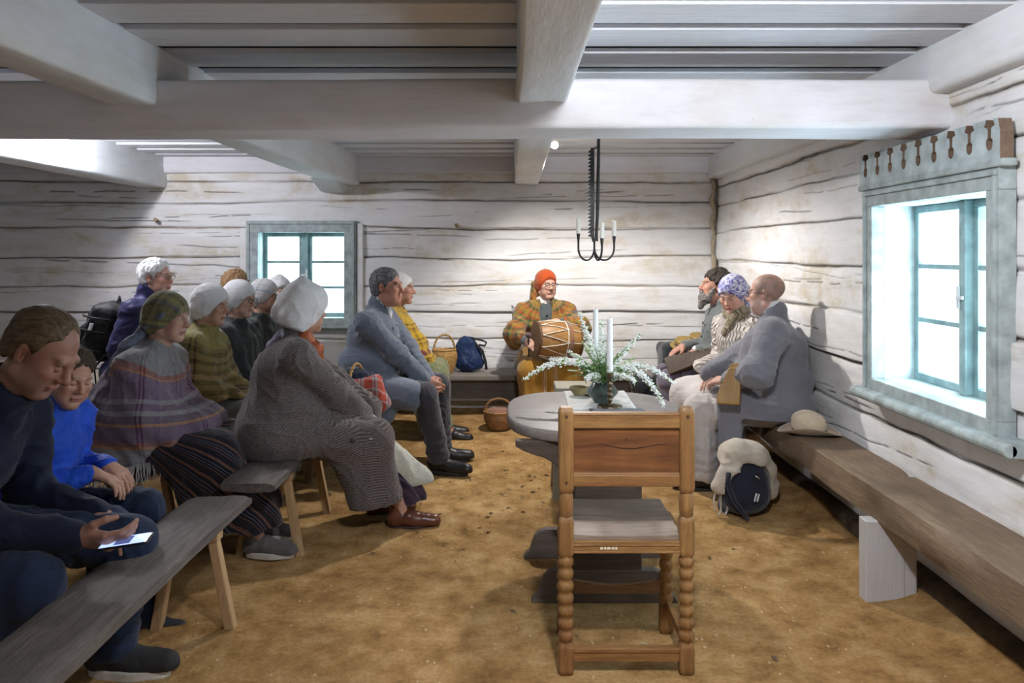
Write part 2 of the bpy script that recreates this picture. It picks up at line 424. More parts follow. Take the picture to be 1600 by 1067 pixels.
SEAMS = [2.17, 1.98, 1.745, 1.47, 1.22, .985, .72, .47, .2]
def log_wall(name, fix, u0, u1, side, holes=(), hn=0, res=.025, seams=SEAMS, mt=None, cracks=60, detail=True, seed=3):
    """hewn log wall as relief. side 'x': wall runs along X at Y=fix facing -Y; 'y': runs along Y at X=fix; hn = sign of inward normal"""
    rg = np.random.default_rng(seed)
    us = np.arange(u0, u1+res, res if detail else .2); zs = np.arange(-.05, ZC+.06, .0055 if detail else .05)
    for h in holes:                                    # snap the grid to the openings
        for e in (h[0], h[1]): us[np.argmin(abs(us-e))] = e
        for e in (h[2], h[3]): zs[np.argmin(abs(zs-e))] = e
    U, Z = np.meshgrid(us, zs, indexing='ij'); D = np.zeros_like(U); CR = np.zeros_like(U); DI = np.zeros_like(U)
    edges = [ZC+.05]+list(seams)+[-.1]
    prev = None
    for i, s in enumerate(seams):
        P = np.stack([us*.7+i*9, us*0+seed, us*0], -1)
        w = s+.016*fbm(P, 11+i, 3)+.004*fbm(P*6, 31+i, 2)
        d = abs(Z-w[:, None])
        ww = (.012+.008*vnoise(P*3+5, 7+i))[:, None]
        ww = ww*.6; D -= .016*np.exp(-(d/ww)**2)+.004*np.exp(-(d/.035)**2)
        gap = np.clip(.75+.8*vnoise(P*2.5+40, 17+i), 0, 1)[:, None]
        CR = np.maximum(CR, np.clip(1.3-d/.006, 0, 1)*gap)
        DI = np.maximum(DI, np.exp(-(d/.012)**2)*np.clip(.45+.7*vnoise(P*4+70, 27+i), 0, 1)[:, None])
    for k in range(len(edges)-1):
        a, b = edges[k], edges[k+1]; mk = (Z <= a) & (Z > b)
        D += mk*(.012*vnoise(np.stack([Z*0+k*3.3, Z*0, U*.4], -1), 5)+.01*math.sin(k*2.4+seed))
    for k in range(cracks):                            # drying cracks along the grain
        L = rg.uniform(.3, 2.2); a = rg.uniform(u0, u1-L); z0 = rg.uniform(.45, 2.3); sl = rg.uniform(-.05, .05)
        ph = rg.uniform(0, 9); dep = rg.uniform(.4, 1); wd = rg.uniform(.0016, .0045)
        path = z0+sl*(us-a)+.008*vnoise(np.stack([us*5+ph, us*0, us*0+k], -1), 3)
        env = np.clip((us-a)/.1, 0, 1)*np.clip((a+L-us)/.1, 0, 1)*(vnoise(np.stack([us*9+ph, us*0+k, us*0], -1), 4) > -.35)
        d = abs(Z-path[:, None]); c = np.clip(1.2-d/(wd*1.6), 0, 1)*env[:, None]*dep
        CR = np.maximum(CR, c); D -= .005*c
    D += .004*fbm(np.stack([U*2, Z*9, Z*0+seed], -1), 9, 3)+.006*vnoise(np.stack([U*1.1, Z*2.5, Z*0], -1), 44)
    Dd = np.clip(D, -.06, .03)
    if side == 'x': V = np.stack([U, fix-Dd*1.0, Z], -1)
    else: V = np.stack([fix+hn*Dd, U, Z], -1)
    n, m = U.shape; I = np.arange(n*m).reshape(n, m)
    Q = np.stack([I[:-1, :-1], I[1:, :-1], I[1:, 1:], I[:-1, 1:]], -1)
    um = (us[:-1]+us[1:])/2; zm = (zs[:-1]+zs[1:])/2; keep = np.ones((n-1, m-1), bool)
    for h in holes: keep &= ~((um[:, None] > h[0]) & (um[:, None] < h[1]) & (zm[None] > h[2]) & (zm[None] < h[3]))
    Q = Q[keep]
    if side == 'y' and hn < 0: Q = Q[:, ::-1]
    # solid timber behind the relief, cut by the same openings
    o = np_mesh(name, V.reshape(-1, 3), Q, mt or WALLW, None, True, {'crack': ('FLOAT', CR), 'dirt': ('FLOAT', DI)})
    mb = MB(); T0, T1 = .07, .24
    def seg(a, b, c, d):
        if side == 'x': mb.box(a, b, fix+T0, fix+T1, c, d)
        else:
            x = sorted((fix-hn*T0, fix-hn*T1)); mb.box(x[0], x[1], a, b, c, d)
    if holes:
        h = holes[0]; seg(u0-.3, h[0], -.2, ZC+.3); seg(h[1], u1+.3, -.2, ZC+.3); seg(h[0], h[1], -.2, h[2]); seg(h[0], h[1], h[3], ZC+.3)
    else: seg(u0-.3, u1+.3, -.2, ZC+.3)
    core = mb.build('timber_core', mt or WALLW, o)
    return struct(o)

WB = (-2.335, -1.46, .85, 1.75)      # back window opening x0 x1 z0 z1
WR = (2.90, 3.92, .83, 1.76)         # side window opening y0 y1 z0 z1
log_wall('wall_back', YB, XL, XR, 'x', [WB], cracks=75)
log_wall('wall_right', XR, YF, YB, 'y', [WR], hn=-1, mt=WALLY, cracks=70, seed=8, seams=[2.12, 1.93, 1.70, 1.44, 1.18, .93, .66, .42, .2])
log_wall('wall_left', XL, YF, YB, 'y', hn=1, mt=WALLY, detail=False, cracks=0, seed=5)
w = log_wall('wall_front', YF, XL, XR, 'x', detail=False, cracks=0, seed=6)
w.scale = (1,-1,1); w.location.y = 2*YF

# trodden earth floor
us = np.arange(XL-.1, XR+.15, .04); vs = np.arange(YF-.1, YB+.15, .04)
U, V_ = np.meshgrid(us, vs, indexing='ij'); P2 = np.stack([U, V_, U*0], -1)
Z = .12*np.clip((V_-4)/2.6, 0, 1)**1.2
Z = Z+.010*fbm(P2*1.6, 2, 3)+.004*fbm(P2*9, 6, 2)
Z = Z+.07*np.exp(-((U-XR)/.17)**2)*(.7+.5*vnoise(P2*2.2, 8))+.07*np.exp(-((V_-YB)/.2)**2)
flat = np.exp(-(((U-.4)/.75)**2+((V_-3.2)/.9)**2)**2); Z = Z*(1-flat*.9)
I = np.arange(U.size).reshape(U.shape); Q = np.stack([I[:-1, :-1], I[1:, :-1], I[1:, 1:], I[:-1, 1:]], -1).reshape(-1, 4)
n = NT('trodden_earth'); v = n.coord()
big = n.noise(v, 1.1, 5, .6, .4); mid = n.noise(v, 7, 6, .65); fine = n.noise(v, 60, 4, .6)
c = n.ramp(mid, [(.28, (.21,.115,.04)), (.5, (.42,.255,.10)), (.75, (.60,.42,.21))])
c = n.mix(n.ramp(big, [(.40, (.0,)*3), (.68, (.8,)*3)]), c, n.mix(1, c, (.62,.56,.48), 'MULTIPLY'))
c = n.mix(.5, c, n.mix(1, c, n.ramp(fine, [(.3, (.6,.56,.5)), (.6, (1.15,1.12,1.1))]), 'MULTIPLY'))
vo = n.n('ShaderNodeTexVoronoi'); vo.inputs['Scale'].default_value = 26; vo.inputs['Randomness'].default_value = 1
n.l(n.coord((1, .55, 1)), vo.inputs['Vector'])
speck = n.math('MULTIPLY', n.math('LESS_THAN', vo.outputs['Distance'], .13), n.math('GREATER_THAN', n.noise(v, 11, 2), .52))
c = n.mix(n.math('MULTIPLY', speck, .7), c, (.62,.47,.30))
dk = n.ramp(n.noise(n.coord((1,1.6,1)), 17, 6, .75), [(.66, (0,)*3), (.72, (.8,)*3)])
c = n.mix(dk, c, (.10,.065,.035))
n.base(c); n.bump(n.noise(v, 24, 8, .7), .6, .02); EARTH = n.set(.93, 0, .15)
struct(np_mesh('floor', np.stack([U, V_, Z], -1).reshape(-1, 3), Q, EARTH))
FLOOR = (us.copy(), vs.copy(), Z.copy())
def ground(x, y):
    a, b, c = FLOOR; i = int(np.clip(round((x-a[0])/.04), 0, len(a)-1)); j = int(np.clip(round((y-b[0])/.04), 0, len(b)-1)); return float(c[i, j])

# ceiling: boards laid alternately high and low
mb = MB(); y = YF-.3; k = 0; rr = random.Random(5)
while y < YB+.3:
    wd = rr.uniform(.13, .19)
    if k % 2: mb.box(XL-.2, XR+.2, y-.03, y+wd+.03, ZC, ZC+.025)
    else: mb.box(XL-.2, XR+.2, y, y+wd, ZC+.06, ZC+.08)
    y += wd; k += 1
mb.box(XL-.3, XR+.3, YF-.4, YB+.4, ZC+.09, ZC+.14)
struct(mb.build('ceiling', CEILM, bevel=.004))

def hewn(name, x0, x1, y0, y1, z0, z1, mt, taper=0, seed=1, rd=.02, label=None):
    """a hewn beam: box with softened, slightly wavering faces"""
    L = [x1-x0, y1-y0, z1-z0]; ax_ = int(np.argmax(L)); ns = max(8, int(L[ax_]/.06))
    u = [(ax_+1) % 3, (ax_+2) % 3]; prof = []
    a, b = L[u[0]]/2, L[u[1]]/2
    for cx, cy, st in ((a-rd, b-rd, 0), (-a+rd, b-rd, 1), (-a+rd, -b+rd, 2), (a-rd, -b+rd, 3)):
        for q in range(4):
            t = (st+q/3)*PI/2; prof.append((cx+rd*math.cos(t), cy+rd*math.sin(t)))
    pr = []
    for i in range(len(prof)):                        # extra points along the flats
        p, q = prof[i], prof[(i+1) % len(prof)]; d = math.dist(p, q); m_ = max(1, int(d/.04))
        for j in range(m_): pr.append((p[0]+(q[0]-p[0])*j/m_, p[1]+(q[1]-p[1])*j/m_))
    pr = np.array(pr); mid = [(x0+x1)/2, (y0+y1)/2, (z0+z1)/2]; V = []
    for i in range(ns+1):
        t = i/ns; s = 1+taper*(t-.5); P = np.zeros((len(pr), 3))
        P[:, ax_] = [x0, y0, z0][ax_]+L[ax_]*t; P[:, u[0]] = mid[u[0]]+pr[:, 0]*s; P[:, u[1]] = mid[u[1]]+pr[:, 1]
        V.append(P)
    V = np.array(V); sh = V.shape; W = V.reshape(-1, 3)
    sc = np.array([6., 6, 6]); sc[ax_] = 1.2; nz = .007*fbm(W*sc+seed, seed, 3)
    C = W-np.array(mid); C[:, ax_] = 0; W = W+C/(np.linalg.norm(C, axis=1)[:, None]+1e-9)*nz[:, None]
    m_ = len(pr); Q = []
    for i in range(ns):
        for j in range(m_): Q.append((i*m_+j, i*m_+(j+1) % m_, (i+1)*m_+(j+1) % m_, (i+1)*m_+j))
    me = bpy.data.meshes.new(name); me.from_pydata([tuple(p) for p in W], [], Q+[tuple(range(m_-1, -1, -1)), tuple(ns*m_+j for j in range(m_))])
    me.update()
    for p in me.polygons: p.use_smooth = len(p.vertices) == 4
    me.materials.append(mt); o = bpy.data.objects.new(name, me); COL.objects.link(o)
    bpy_fix(me); return struct(o)
def bpy_fix(me):
    import bmesh
    bm = bmesh.new(); bm.from_mesh(me); bmesh.ops.recalc_face_normals(bm, faces=bm.faces); bm.to_mesh(me); bm.free()

hewn('ceiling_beam', XL-.1, XR+.05, 3.30, 3.63, 2.035, 2.245, BEAMX, seed=4, rd=.025)
for nm, x0, x1, z0, zt in (('ceiling_joist', .02, .235, 2.145, .18), ('ceiling_joist', -1.82, -1.61, 2.135, .1), ('ceiling_joist', -3.58, -3.35, 2.115, .1)):
    o = hewn(nm, x0, x1, YF-.1, YB+.03, z0, ZC+.02, BEAMY, zt, seed=int(x0*10+60))
    if x0 < 0: o.rotation_euler.z = -.032
hewn('trim_1', 1.765, 1.95, YF, YB+.05, 2.185, ZC+.03, BEAMY, 0, 9, .03)
hewn('trim_2', XL, XR, YB-.05, YB+.1, 2.235, ZC+.03, BEAMX, 0, 12, .02)
# short support under the second joist at the back wall
m_ = MB(); m_.prism([(YB+.02, 2.06), (YB+.02, 2.15), (YB-.55, 2.15), (YB-.16, 2.06)], -1.70, -1.50, 'yz'); struct(m_.build('trim_3', BEAMY, bevel=.012))
# low plinth log below the back wall
hewn('baseboard_back', XL, XR, YB-.16, YB+.02, .05, .235, WALLW, 0, 21, .04)
hewn('baseboard_right', XR-.06, XR+.1, YF, YB, -.05, .10, plain('dark_soil', (.10,.075,.05), .95, var=.4, bump=.5), 0, 22, .04)
# dark corner caulking of tow in the back right corner
m_ = MB(); pts = [(XR-.035+.012*math.sin(i*1.7), YB-.03+.01*math.cos(i*2.3), .5+i*.06) for i in range(29)]
m_.tube(pts, [.02+.008*math.sin(i*2.1) for i in range(29)], 7); struct(m_.build('trim_4', plain('tow', (.40,.34,.24), .95, scale=40), smooth=True))

# ------------------------------------------------------------------ windows
def casing(mb, a0, a1, b0, b1, w, put):
    for (p, q, r, s) in ((a0, a1, b1-w, b1), (a0, a1, b0, b0+w), (a0, a0+w, b0+w, b1-w), (a1-w, a1, b0+w, b1-w)): put(mb, p, q, r, s)
def window(name, side, A0, A1, B0, B1, depth, fixv, rows, cw, sillout=.03, header=False):
    # along: a (X for back, Y for right), up: b; d = metres outwards from the wall face
    def put(mb, a0, a1, b0, b1, d0, d1):
        if side == 'x': mb.box(a0, a1, fixv+d0, fixv+d1, b0, b1)
        else: mb.box(fixv+d0, fixv+d1, a0, a1, b0, b1)
    mb = MB(); casing(mb, A0, A1, B0, B1, cw, lambda m, p, q, r, s: put(m, p, q, r, s, -.035, .03))
    casing(mb, A0+.012, A1-.012, B0+.012, B1-.012, .02, lambda m, p, q, r, s: put(m, p, q, r, s, -.048, -.03))
    root = struct(mb.build(name, GREYG, bevel=.004))
    a0, a1, b0, b1 = A0+cw, A1-cw, B0+cw, B1-cw; t = .022
    m2 = MB()                                            # reveal lining
    for (p, q, r, s) in ((a0-t, a0, b0-t, b1+t), (a1, a1+t, b0-t, b1+t), (a0, a1, b1, b1+t), (a0, a1, b0-t, b0)): put(m2, p, q, r, s, .03, depth+.05)
    m2.build('reveal', plain('pale_blue_reveal', (.50,.60,.61), .5, var=.15, scale=16), root)
    mid = (a0+a1)/2; m3 = MB(); put(m3, mid-.024, mid+.024, b0, b1, depth-.035, depth+.045)
    m3.build('mullion', TEAL, root, bevel=.006)
    for s0, s1 in ((a0, mid-.024), (mid+.024, a1)):
        m4 = MB(); casing(m4, s0, s1, b0, b1, .036, lambda m, p, q, r, s: put(m, p, q, r, s, depth, depth+.035))
        n_ = rows
        for i in range(1, n_):
            z = b0+.036+(b1-b0-.072)*i/n_; put(m4, s0+.03, s1-.03, z-.011, z+.011, depth+.004, depth+.03)
        sash = m4.build('sash', TEAL, root, bevel=.003)
        for i in range(n_):
            z0 = b0+.03+(b1-b0-.06)*i/n_; z1 = b0+.03+(b1-b0-.06)*(i+1)/n_
            m5 = MB(); put(m5, s0+.03, s1-.03, z0, z1, depth+.015, depth+.019); m5.build('pane', GLASS, sash)
    m6 = MB(); zc = (b0+b1)/2                             # catch
    put(m6, mid+.010, mid+.026, zc-.05, zc+.05, depth-.045, depth-.035); put(m6, mid-.03, mid+.018, zc-.008, zc+.008, depth-.052, depth-.043)
    m6.build('catch', plain('white_paint', (.7,.72,.72), .4), root, bevel=.002)
    return root
wb = window('window_1', 'x', -2.39, -1.405, .826, 1.807, .13, YB-.02, 3, .105)
m_ = MB(); m_.box(-1.40, -1.345, YB-.035, YB+.03, .8, 1.78); m_.box(-2.455, -2.395, YB-.03, YB+.03, .8, 1.74)
m_.build('side_board', WALLW, wb, bevel=.004)
wr = window('window_2', 'y', 2.86, 3.965, .80, 1.825, .18, XR-.03, 3, .085)
# sill shelf with rounded ends
m_ = MB(); m_.box(1.765, 1.86, 2.76, 4.03, .775, .83); m_.tube([(1.765, 2.76, .8025), (1.765, 4.03, .8025)], .0275, 12)
m_.build('sill', GREYG, wr, bevel=.006)
# fretwork header board with keyhole cut-outs
n_ = 9; y0, y1 = 2.84, 3.985; zb, zt = 1.85, 2.0; pt = (y1-y0)/n_
def notch(c):
    out = [(c+.020, zt+.004), (c+.032, zt-.022), (c+.011, zt-.030), (c+.0095, zt-.066), (c+.019, zt-.074)]
    arc = [(c+.020*math.cos(t), zt-.086+.027*math.sin(t)) for t in np.linspace(.2, -PI-.2, 9)]
    return out+arc+[(c-.019, zt-.074), (c-.0095, zt-.066), (c-.011, zt-.030), (c-.032, zt-.022), (c-.020, zt+.004)]
import mathutils
poly = [(y0, zb), (y1, zb), (y1, zt-.05), (y1-.012, zt)]
for i in range(n_-1, -1, -1): poly += notch(y0+pt*(i+.5))
poly += [(y0+.012, zt), (y0, zt-.05)]
tri = mathutils.geometry.tessellate_polygon([[Vector((a, b, 0)) for a, b in poly]])
m_ = MB(); N = len(poly); m_.v = [(1.775, a, b) for a, b in poly]+[(1.825, a, b) for a, b in poly]
m_.f = [tuple(t) for t in tri]+[tuple(N+i for i in reversed(t)) for t in tri]+[(i, i+N, (i+1) % N+N, (i+1) % N) for i in range(N)]
o = m_.build('fretwork_header', plain('grey_blue_paint', (.40,.47,.48), .6, var=.2, scale=14, bump=.3), wr); bpy_fix(o.data)
o.data.materials.append(wood('bare_cut_wood', (.14,.09,.06), (.30,.21,.15), 1))
for f_ in o.data.polygons:
    if abs(f_.normal.x) < .5 and f_.center.z > 1.87: f_.material_index = 1
m_ = MB(); m_.box(1.77, 1.83, 2.82, 4.0, 1.822, 1.852); m_.build('header_moulding', GREYG, wr, bevel=.008)

# pegs, hook on the back wall
PEG = wood('peg_wood', (.30,.22,.12), (.46,.36,.22), 1)
for i, (px, py, L_, lb) in enumerate(((715, 354, .09, 'short round wooden peg in the back wall right of the window'), (247, 345, .085, 'short round wooden peg in the back wall far left of the window'))):
    x, y, z = at(px, py, YB)
    m_ = MB(); m_.tube([(x, YB+.04, z), (x, YB-.05, z+.004), (x+(.0 if i == 0 else .03), YB-L_-.03, z+.008)], [.016, .015, .017], 12)
    tag(m_.build('wall_peg', PEG, smooth='auto'), lb, 'peg')
m_ = MB(); x, y, z = at(805, 478, YB); m_.tube([(x-.03, YB, z+.01), (x-.02, YB-.03, z-.008), (x+.0, YB-.035, z-.016), (x+.025, YB-.02, z-.004)], .004, 6)
IRON = plain('forged_iron', (.05,.05,.05), .5, .6, var=.3, scale=40)
tag(m_.build('wall_hook', IRON, smooth=True), 'tiny bent iron hook in the back wall beside the drummer', 'hook')
# insulator and nail on the cross beam
m_ = MB(); x, y, z = at(149, 147, 3.29); m_.tube([(x, 3.31, z), (x+.006, 3.27, z), (x+.012, 3.25, z-.003)], [.006, .006, .009], 10)
tag(m_.build('beam_knob', IRON, smooth=True), 'small dark metal knob on the cross beam below the left joist', 'knob')
# ================================================================== furniture
OLD = wood('old_grey_plank', (.065,.055,.05), (.20,.175,.16), 1, 5, .7, .5, (.08,.07,.065))
OLDX = wood('old_grey_board', (.20,.18,.16), (.36,.33,.30), 0, 5, .7, .4, (.15,.13,.11))
PINE = wood('pine_leg', (.40,.25,.12), (.60,.42,.24), 2, 5, .55, .2, (.45,.3,.16))
def plank(name, x0, x1, y0, y1, z0, z1, mt, parent=None, seed=1, wav=.008, chip=None, yaw=0):
    """heavy hewn plank along Y with worn, uneven edges"""
    n = max(6, int((y1-y0)/.05)); m = 10; V = []
    for i in range(n+1):
        t = i/n; y = y0+(y1-y0)*t; a = []
        for j in range(m+1): a.append((x0+(x1-x0)*j/m, 1))
        ring = [(x0+(x1-x0)*j/m, z1) for j in range(m+1)]+[(x1, z1-(z1-z0)*j/4) for j in range(1, 4)]+[(x1-(x1-x0)*j/m, z0) for j in range(m+1)]+[(x0, z0+(z1-z0)*j/4) for j in range(1, 4)]
        V += [(rx, y, rz) for rx, rz in ring]
    W = np.array(V, float); k = len(ring)
    nz = fbm(W*np.array([9, 2.2, 9])+seed*3.1, seed, 3)
    cx = (x0+x1)/2; edge = np.clip((abs(W[:, 0]-cx)/((x1-x0)/2)-.7)/.3, 0, 1)
    top = W[:, 2] > (z0+z1)/2
    W[:, 2] += np.where(top, -.010*edge**2, .010*edge**2)+.004*nz
    W[:, 0] += np.sign(W[:, 0]-cx)*edge*(wav*nz-.004)
    ends = np.minimum(W[:, 1]-y0, y1-W[:, 1]); W[:, 2] -= np.where(top, .010*np.exp(-(ends/.02)**2), 0)
    W[:, 1] += np.where(ends < .01, .008*vnoise(W*np.array([11, 1, 11]), 5), 0)
    if chip:
        for (cy, cw, dd) in chip:
            s = np.exp(-((W[:, 1]-cy)/cw)**4)*np.clip((W[:, 0]-(x1-.075))/.03, 0, 1)*np.clip((W[:, 2]-(z1-.03))/.02, 0, 1)
            W[:, 2] -= dd*s*(.7+.5*vnoise(W*25, 3))
    Q = [(i*k+j, i*k+(j+1) % k, (i+1)*k+(j+1) % k, (i+1)*k+j) for i in range(n) for j in range(k)]
    me = bpy.data.meshes.new(name); me.from_pydata([tuple(p) for p in W], [], Q+[tuple(range(k)), tuple(n*k+j for j in range(k))])
    bpy_fix(me); me.materials.append(mt)
    for p in me.polygons: p.use_smooth = len(p.vertices) == 4
    me.set_sharp_from_angle(angle=math.radians(50))
    o = bpy.data.objects.new(name, me); COL.objects.link(o)
    if parent: o.parent = parent
    return o
def splay_leg(parent, top, foot, w, d, mt, name='leg'):
    m = MB(); a, b = Vector(top), Vector(foot); s = []
    for c, q in ((b, 1.0), (a, .92)): s += [(c.x-w/2*q, c.y-d/2*q, c.z), (c.x+w/2*q, c.y-d/2*q, c.z), (c.x+w/2*q, c.y+d/2*q, c.z), (c.x-w/2*q, c.y+d/2*q, c.z)]
    m.add(s, [(0,3,2,1),(4,5,6,7),(0,1,5,4),(1,2,6,5),(2,3,7,6),(3,0,4,7)])
    return m.build(name, mt, parent, bevel=.005)
def long_bench(x0, x1, y0, y1, zt, th, label, legs, seed, chip=None, mt=OLD, legmt=PINE, gz=0, splay=.05):
    t = empty('plank_bench', ((x0+x1)/2, (y0+y1)/2, gz), 0, label, 'bench')
    X, Y = (x0+x1)/2, (y0+y1)/2
    plank('seat_plank', x0-X, x1-X, y0-Y, y1-Y, zt-th-gz, zt-gz, mt, t, seed, chip=chip)
    for ly in legs:
        g = min(ground(x0, ly), ground(x1, ly))-.01
        for s in (-1, 1):
            xx = (x1-x0)/2
            dy = splay if ly < Y else -splay
            splay_leg(t, (s*(xx-.055), ly-Y, zt-th-gz+.01), (s*(xx+.02), ly-Y+dy*-.2, g-gz), .042, .045, legmt)
        m = MB(); m.box(-xx+.02, xx-.02, ly-Y-.03, ly-Y+.03, zt-th-gz-.035, zt-th-gz+.003); m.build('batten', legmt, t, bevel=.004)
    return t
# foreground bench with split edge
long_bench(-1.405, -1.145, .95, 3.42, .452, .055, 'long dark grey plank bench running into the bottom left corner, with a split edge', (1.35, 3.12), 3, [(2.28, .16, .022), (1.75, .1, .01)])
long_bench(-1.345, -1.085, 3.60, 4.72, .455, .05, 'short grey plank bench with splayed pine legs under the woman in the herringbone coat', (3.93, 4.5), 4, gz=0)
long_bench(-2.10, -1.78, 3.78, 6.7, .445, .05, 'plank bench carrying the row of women in white headscarves', (4.1, 6.3), 5)
long_bench(-1.30, -1.0, 4.85, 6.35, .50, .05, 'plank bench under the man with clasped hands', (5.05, 6.15), 6, legmt=wood('brown_leg', (.16,.09,.05), (.28,.17,.1), 2))
long_bench(-2.22, -1.92, 1.9, 3.55, .43, .05, 'plank bench under the father and the boy at the left edge', (2.1, 3.3), 7)
OLDL = wood('worn_pale_plank', (.17,.13,.10), (.36,.30,.24), 1, 5, .7, .4, (.2,.17,.14))
long_bench(-3.25, -2.80, 4.2, 6.3, .60, .06, 'wide pale plank bench beneath the white-haired man', (4.75, 6.1), 8, mt=OLDL)
long_bench(-2.74, -2.44, 3.55, 5.0, .43, .06, 'low pale plank bench between the boy and the woman in the plaid shawl', (3.8, 5.1), 9, mt=OLDL)
long_bench(-3.9, -3.5, 4.8, 6.75, .70, .06, 'highest pale plank bench by the back wall behind the backpack', (5.1, 6.5), 10, mt=OLDL)

# fixed bench along the side wall: one heavy beam on white painted uprights
t = empty('wall_bench', (1.72, 3.0, 0), 0, 'long heavy brown bench beam along the right wall below the window', 'bench')
BROWN = wood('worn_brown_beam', (.15,.10,.06), (.32,.235,.155), 1, 5, .62, .5, (.11,.075,.045))
plank('seat_beam', 1.575-1.72, 1.87-1.72, -2.3, 3.72, .335, .488, BROWN, t, 11, wav=.016, chip=[(.62, .04, .03), (-.9, .05, .02)])
LEGW = m_whitewash('whitewashed_upright', (.55,.54,.54), (.3,.25,.2), 2)
for yy, w0 in ((.42, .17), (3.2, .16), (-1.9, .17)):
    m = MB(); m.box(-.185, w0-.185, yy-.035, yy+.04, -.03, .345); m.box(w0-.187, w0-.13, yy-.03, yy+.035, -.03, .345)
    m.build('upright', LEGW, t, bevel=.006)
# wall bench along the back
t = empty('wall_bench', (-.1, YB-.3, .12), 0, 'long low grey bench against the back wall beneath the drummer', 'bench')
m = MB(); m.box(-1.3, 1.68, -.19, .25, .315, .365); m.build('seat_board', OLDX, t, bevel=.012)
m = MB(); m.box(-1.3, 1.68, -.10, -.06, .13, .315); m.build('front_board', wood('dim_board', (.13,.11,.10), (.24,.21,.19), 0, 5, .8, .4), t, bevel=.006)
for x in (-1.25, .2, 1.6):
    m = MB(); m.box(x-.04, x+.04, -.14, .2, -.02, .315); m.build('upright', OLDX, t, bevel=.008)

# ---------------------------------------------------------- the turned chair in front
HONEY = wood('honey_oak', (.17,.085,.028), (.42,.245,.085), 0, 5, .45, .35, (.20,.08,.03))
HONEYZ = wood('honey_oak_upright', (.16,.08,.027), (.40,.235,.085), 2, 5, .45, .35, (.18,.065,.025))
PANEL = wood('red_brown_panel', (.085,.028,.012), (.42,.19,.065), 0, 1.6, .4, .25, (.06,.02,.01))
SEATW = wood('worn_seat', (.20,.145,.105), (.38,.30,.24), 0, 5, .6, .35, (.14,.1,.075))
ch = empty('turned_chair', (.409, 2.80, 0), 0, 'wooden chair with bead-turned legs and red brown back panel in front of the table', 'chair')
def beads(z0, z1, n, r):
    out = []
    for i in range(n):
        a = z0+(z1-z0)*i/n; h = (z1-z0)/n
        for q in range(1, 10): t = q/10; out.append((r*(.52+.50*math.sin(t*PI)**.55), a+h*t))
    return out
def sq(m, z0, z1, r, cx=0, cy=0, rd=.010):
    n = 14; rings = []
    for z, s in ((z0, .72), (z0+.012, .97), (z0+.022, 1), (z1-.022, 1), (z1-.012, .97), (z1, .72)):
        ring = []
        for st, (qx, qy) in enumerate(((1,1),(-1,1),(-1,-1),(1,-1))):
            for q in range(4):
                a = (st+q/3)*PI/2; ring.append((cx+(qx*(r-rd)+rd*math.cos(a))*s, cy+(qy*(r-rd)+rd*math.sin(a))*s, z))
        rings.append(ring)
    k = 16; vs = [p for r_ in rings for p in r_]
    m.add(vs, [(i*k+j, i*k+(j+1) % k, (i+1)*k+(j+1) % k, (i+1)*k+j) for i in range(5) for j in range(k)]+[tuple(range(k-1, -1, -1)), tuple(5*k+j for j in range(k))])
def post(x, y, rear):
    m = MB(); r = .027
    sq(m, 0, .115, r, x, y)
    m.lathe([(.016, .105), (.022, .112)]+beads(.115, .425, 7, .0275)+[(.022, .428), (.016, .435)], 20, (x, y, 0))
    if rear:
        sq(m, .42, .565, r, x, y)
        m.lathe([(.017, .555), (.024, .567), (.026, .60), (.0262, .625), (.024, .642), (.018, .655)], 20, (x, y, 0))
        sq(m, .648, .955, r, x, y)
    else: sq(m, .42, .475, r, x, y)
    o = m.build('rear_post' if rear else 'leg', HONEYZ, ch, smooth='auto'); return o
XW = .2155
for s in (-1, 1): post(s*XW, 0, True)
for s in (-1, 1): post(s*(XW-.012), .305, False)
m = MB(); m.box(-XW+.02, XW-.02, -.017, .017, .880, .932); m.box(-XW+.02, XW-.02, -.019, .019, .925, .936); m.build('top_rail', HONEY, ch, bevel=.006)
m = MB(); m.box(-XW+.02, XW-.02, -.017, .015, .672, .716); m.box(-XW+.02, XW-.02, -.012, .018, .712, .722); m.build('lower_back_rail', HONEY, ch, bevel=.006)
m = MB(); m.box(-XW+.022, XW-.022, -.004, .010, .715, .884); m.build('back_panel', PANEL, ch, bevel=.002)
m = MB(); m.tube([(-.10,-.0042,.826),(-.06,-.0045,.815),(-.02,-.0045,.808),(.03,-.0045,.806),(.07,-.0045,.813),(.12,-.0045,.821),(.16,-.0042,.822)], [.0006,.0012,.0016,.0018,.0014,.0012,.0005], 5); m.build('panel_crack', plain('crack_dark', (.02,.01,.006), .9), ch)
for px_, pz_, pr_ in ((-XW, .925, .006), (-XW, .69, .005), (XW, .925, .006), (0, .84, .005)):
    m = MB(); yy = -.0275 if px_ else -.0045; m.tube([(px_, yy, pz_), (px_, yy-.003, pz_)], pr_, 8); m.build('peg', wood('dark_peg', (.06,.03,.015), (.1,.05,.02), 1), ch)
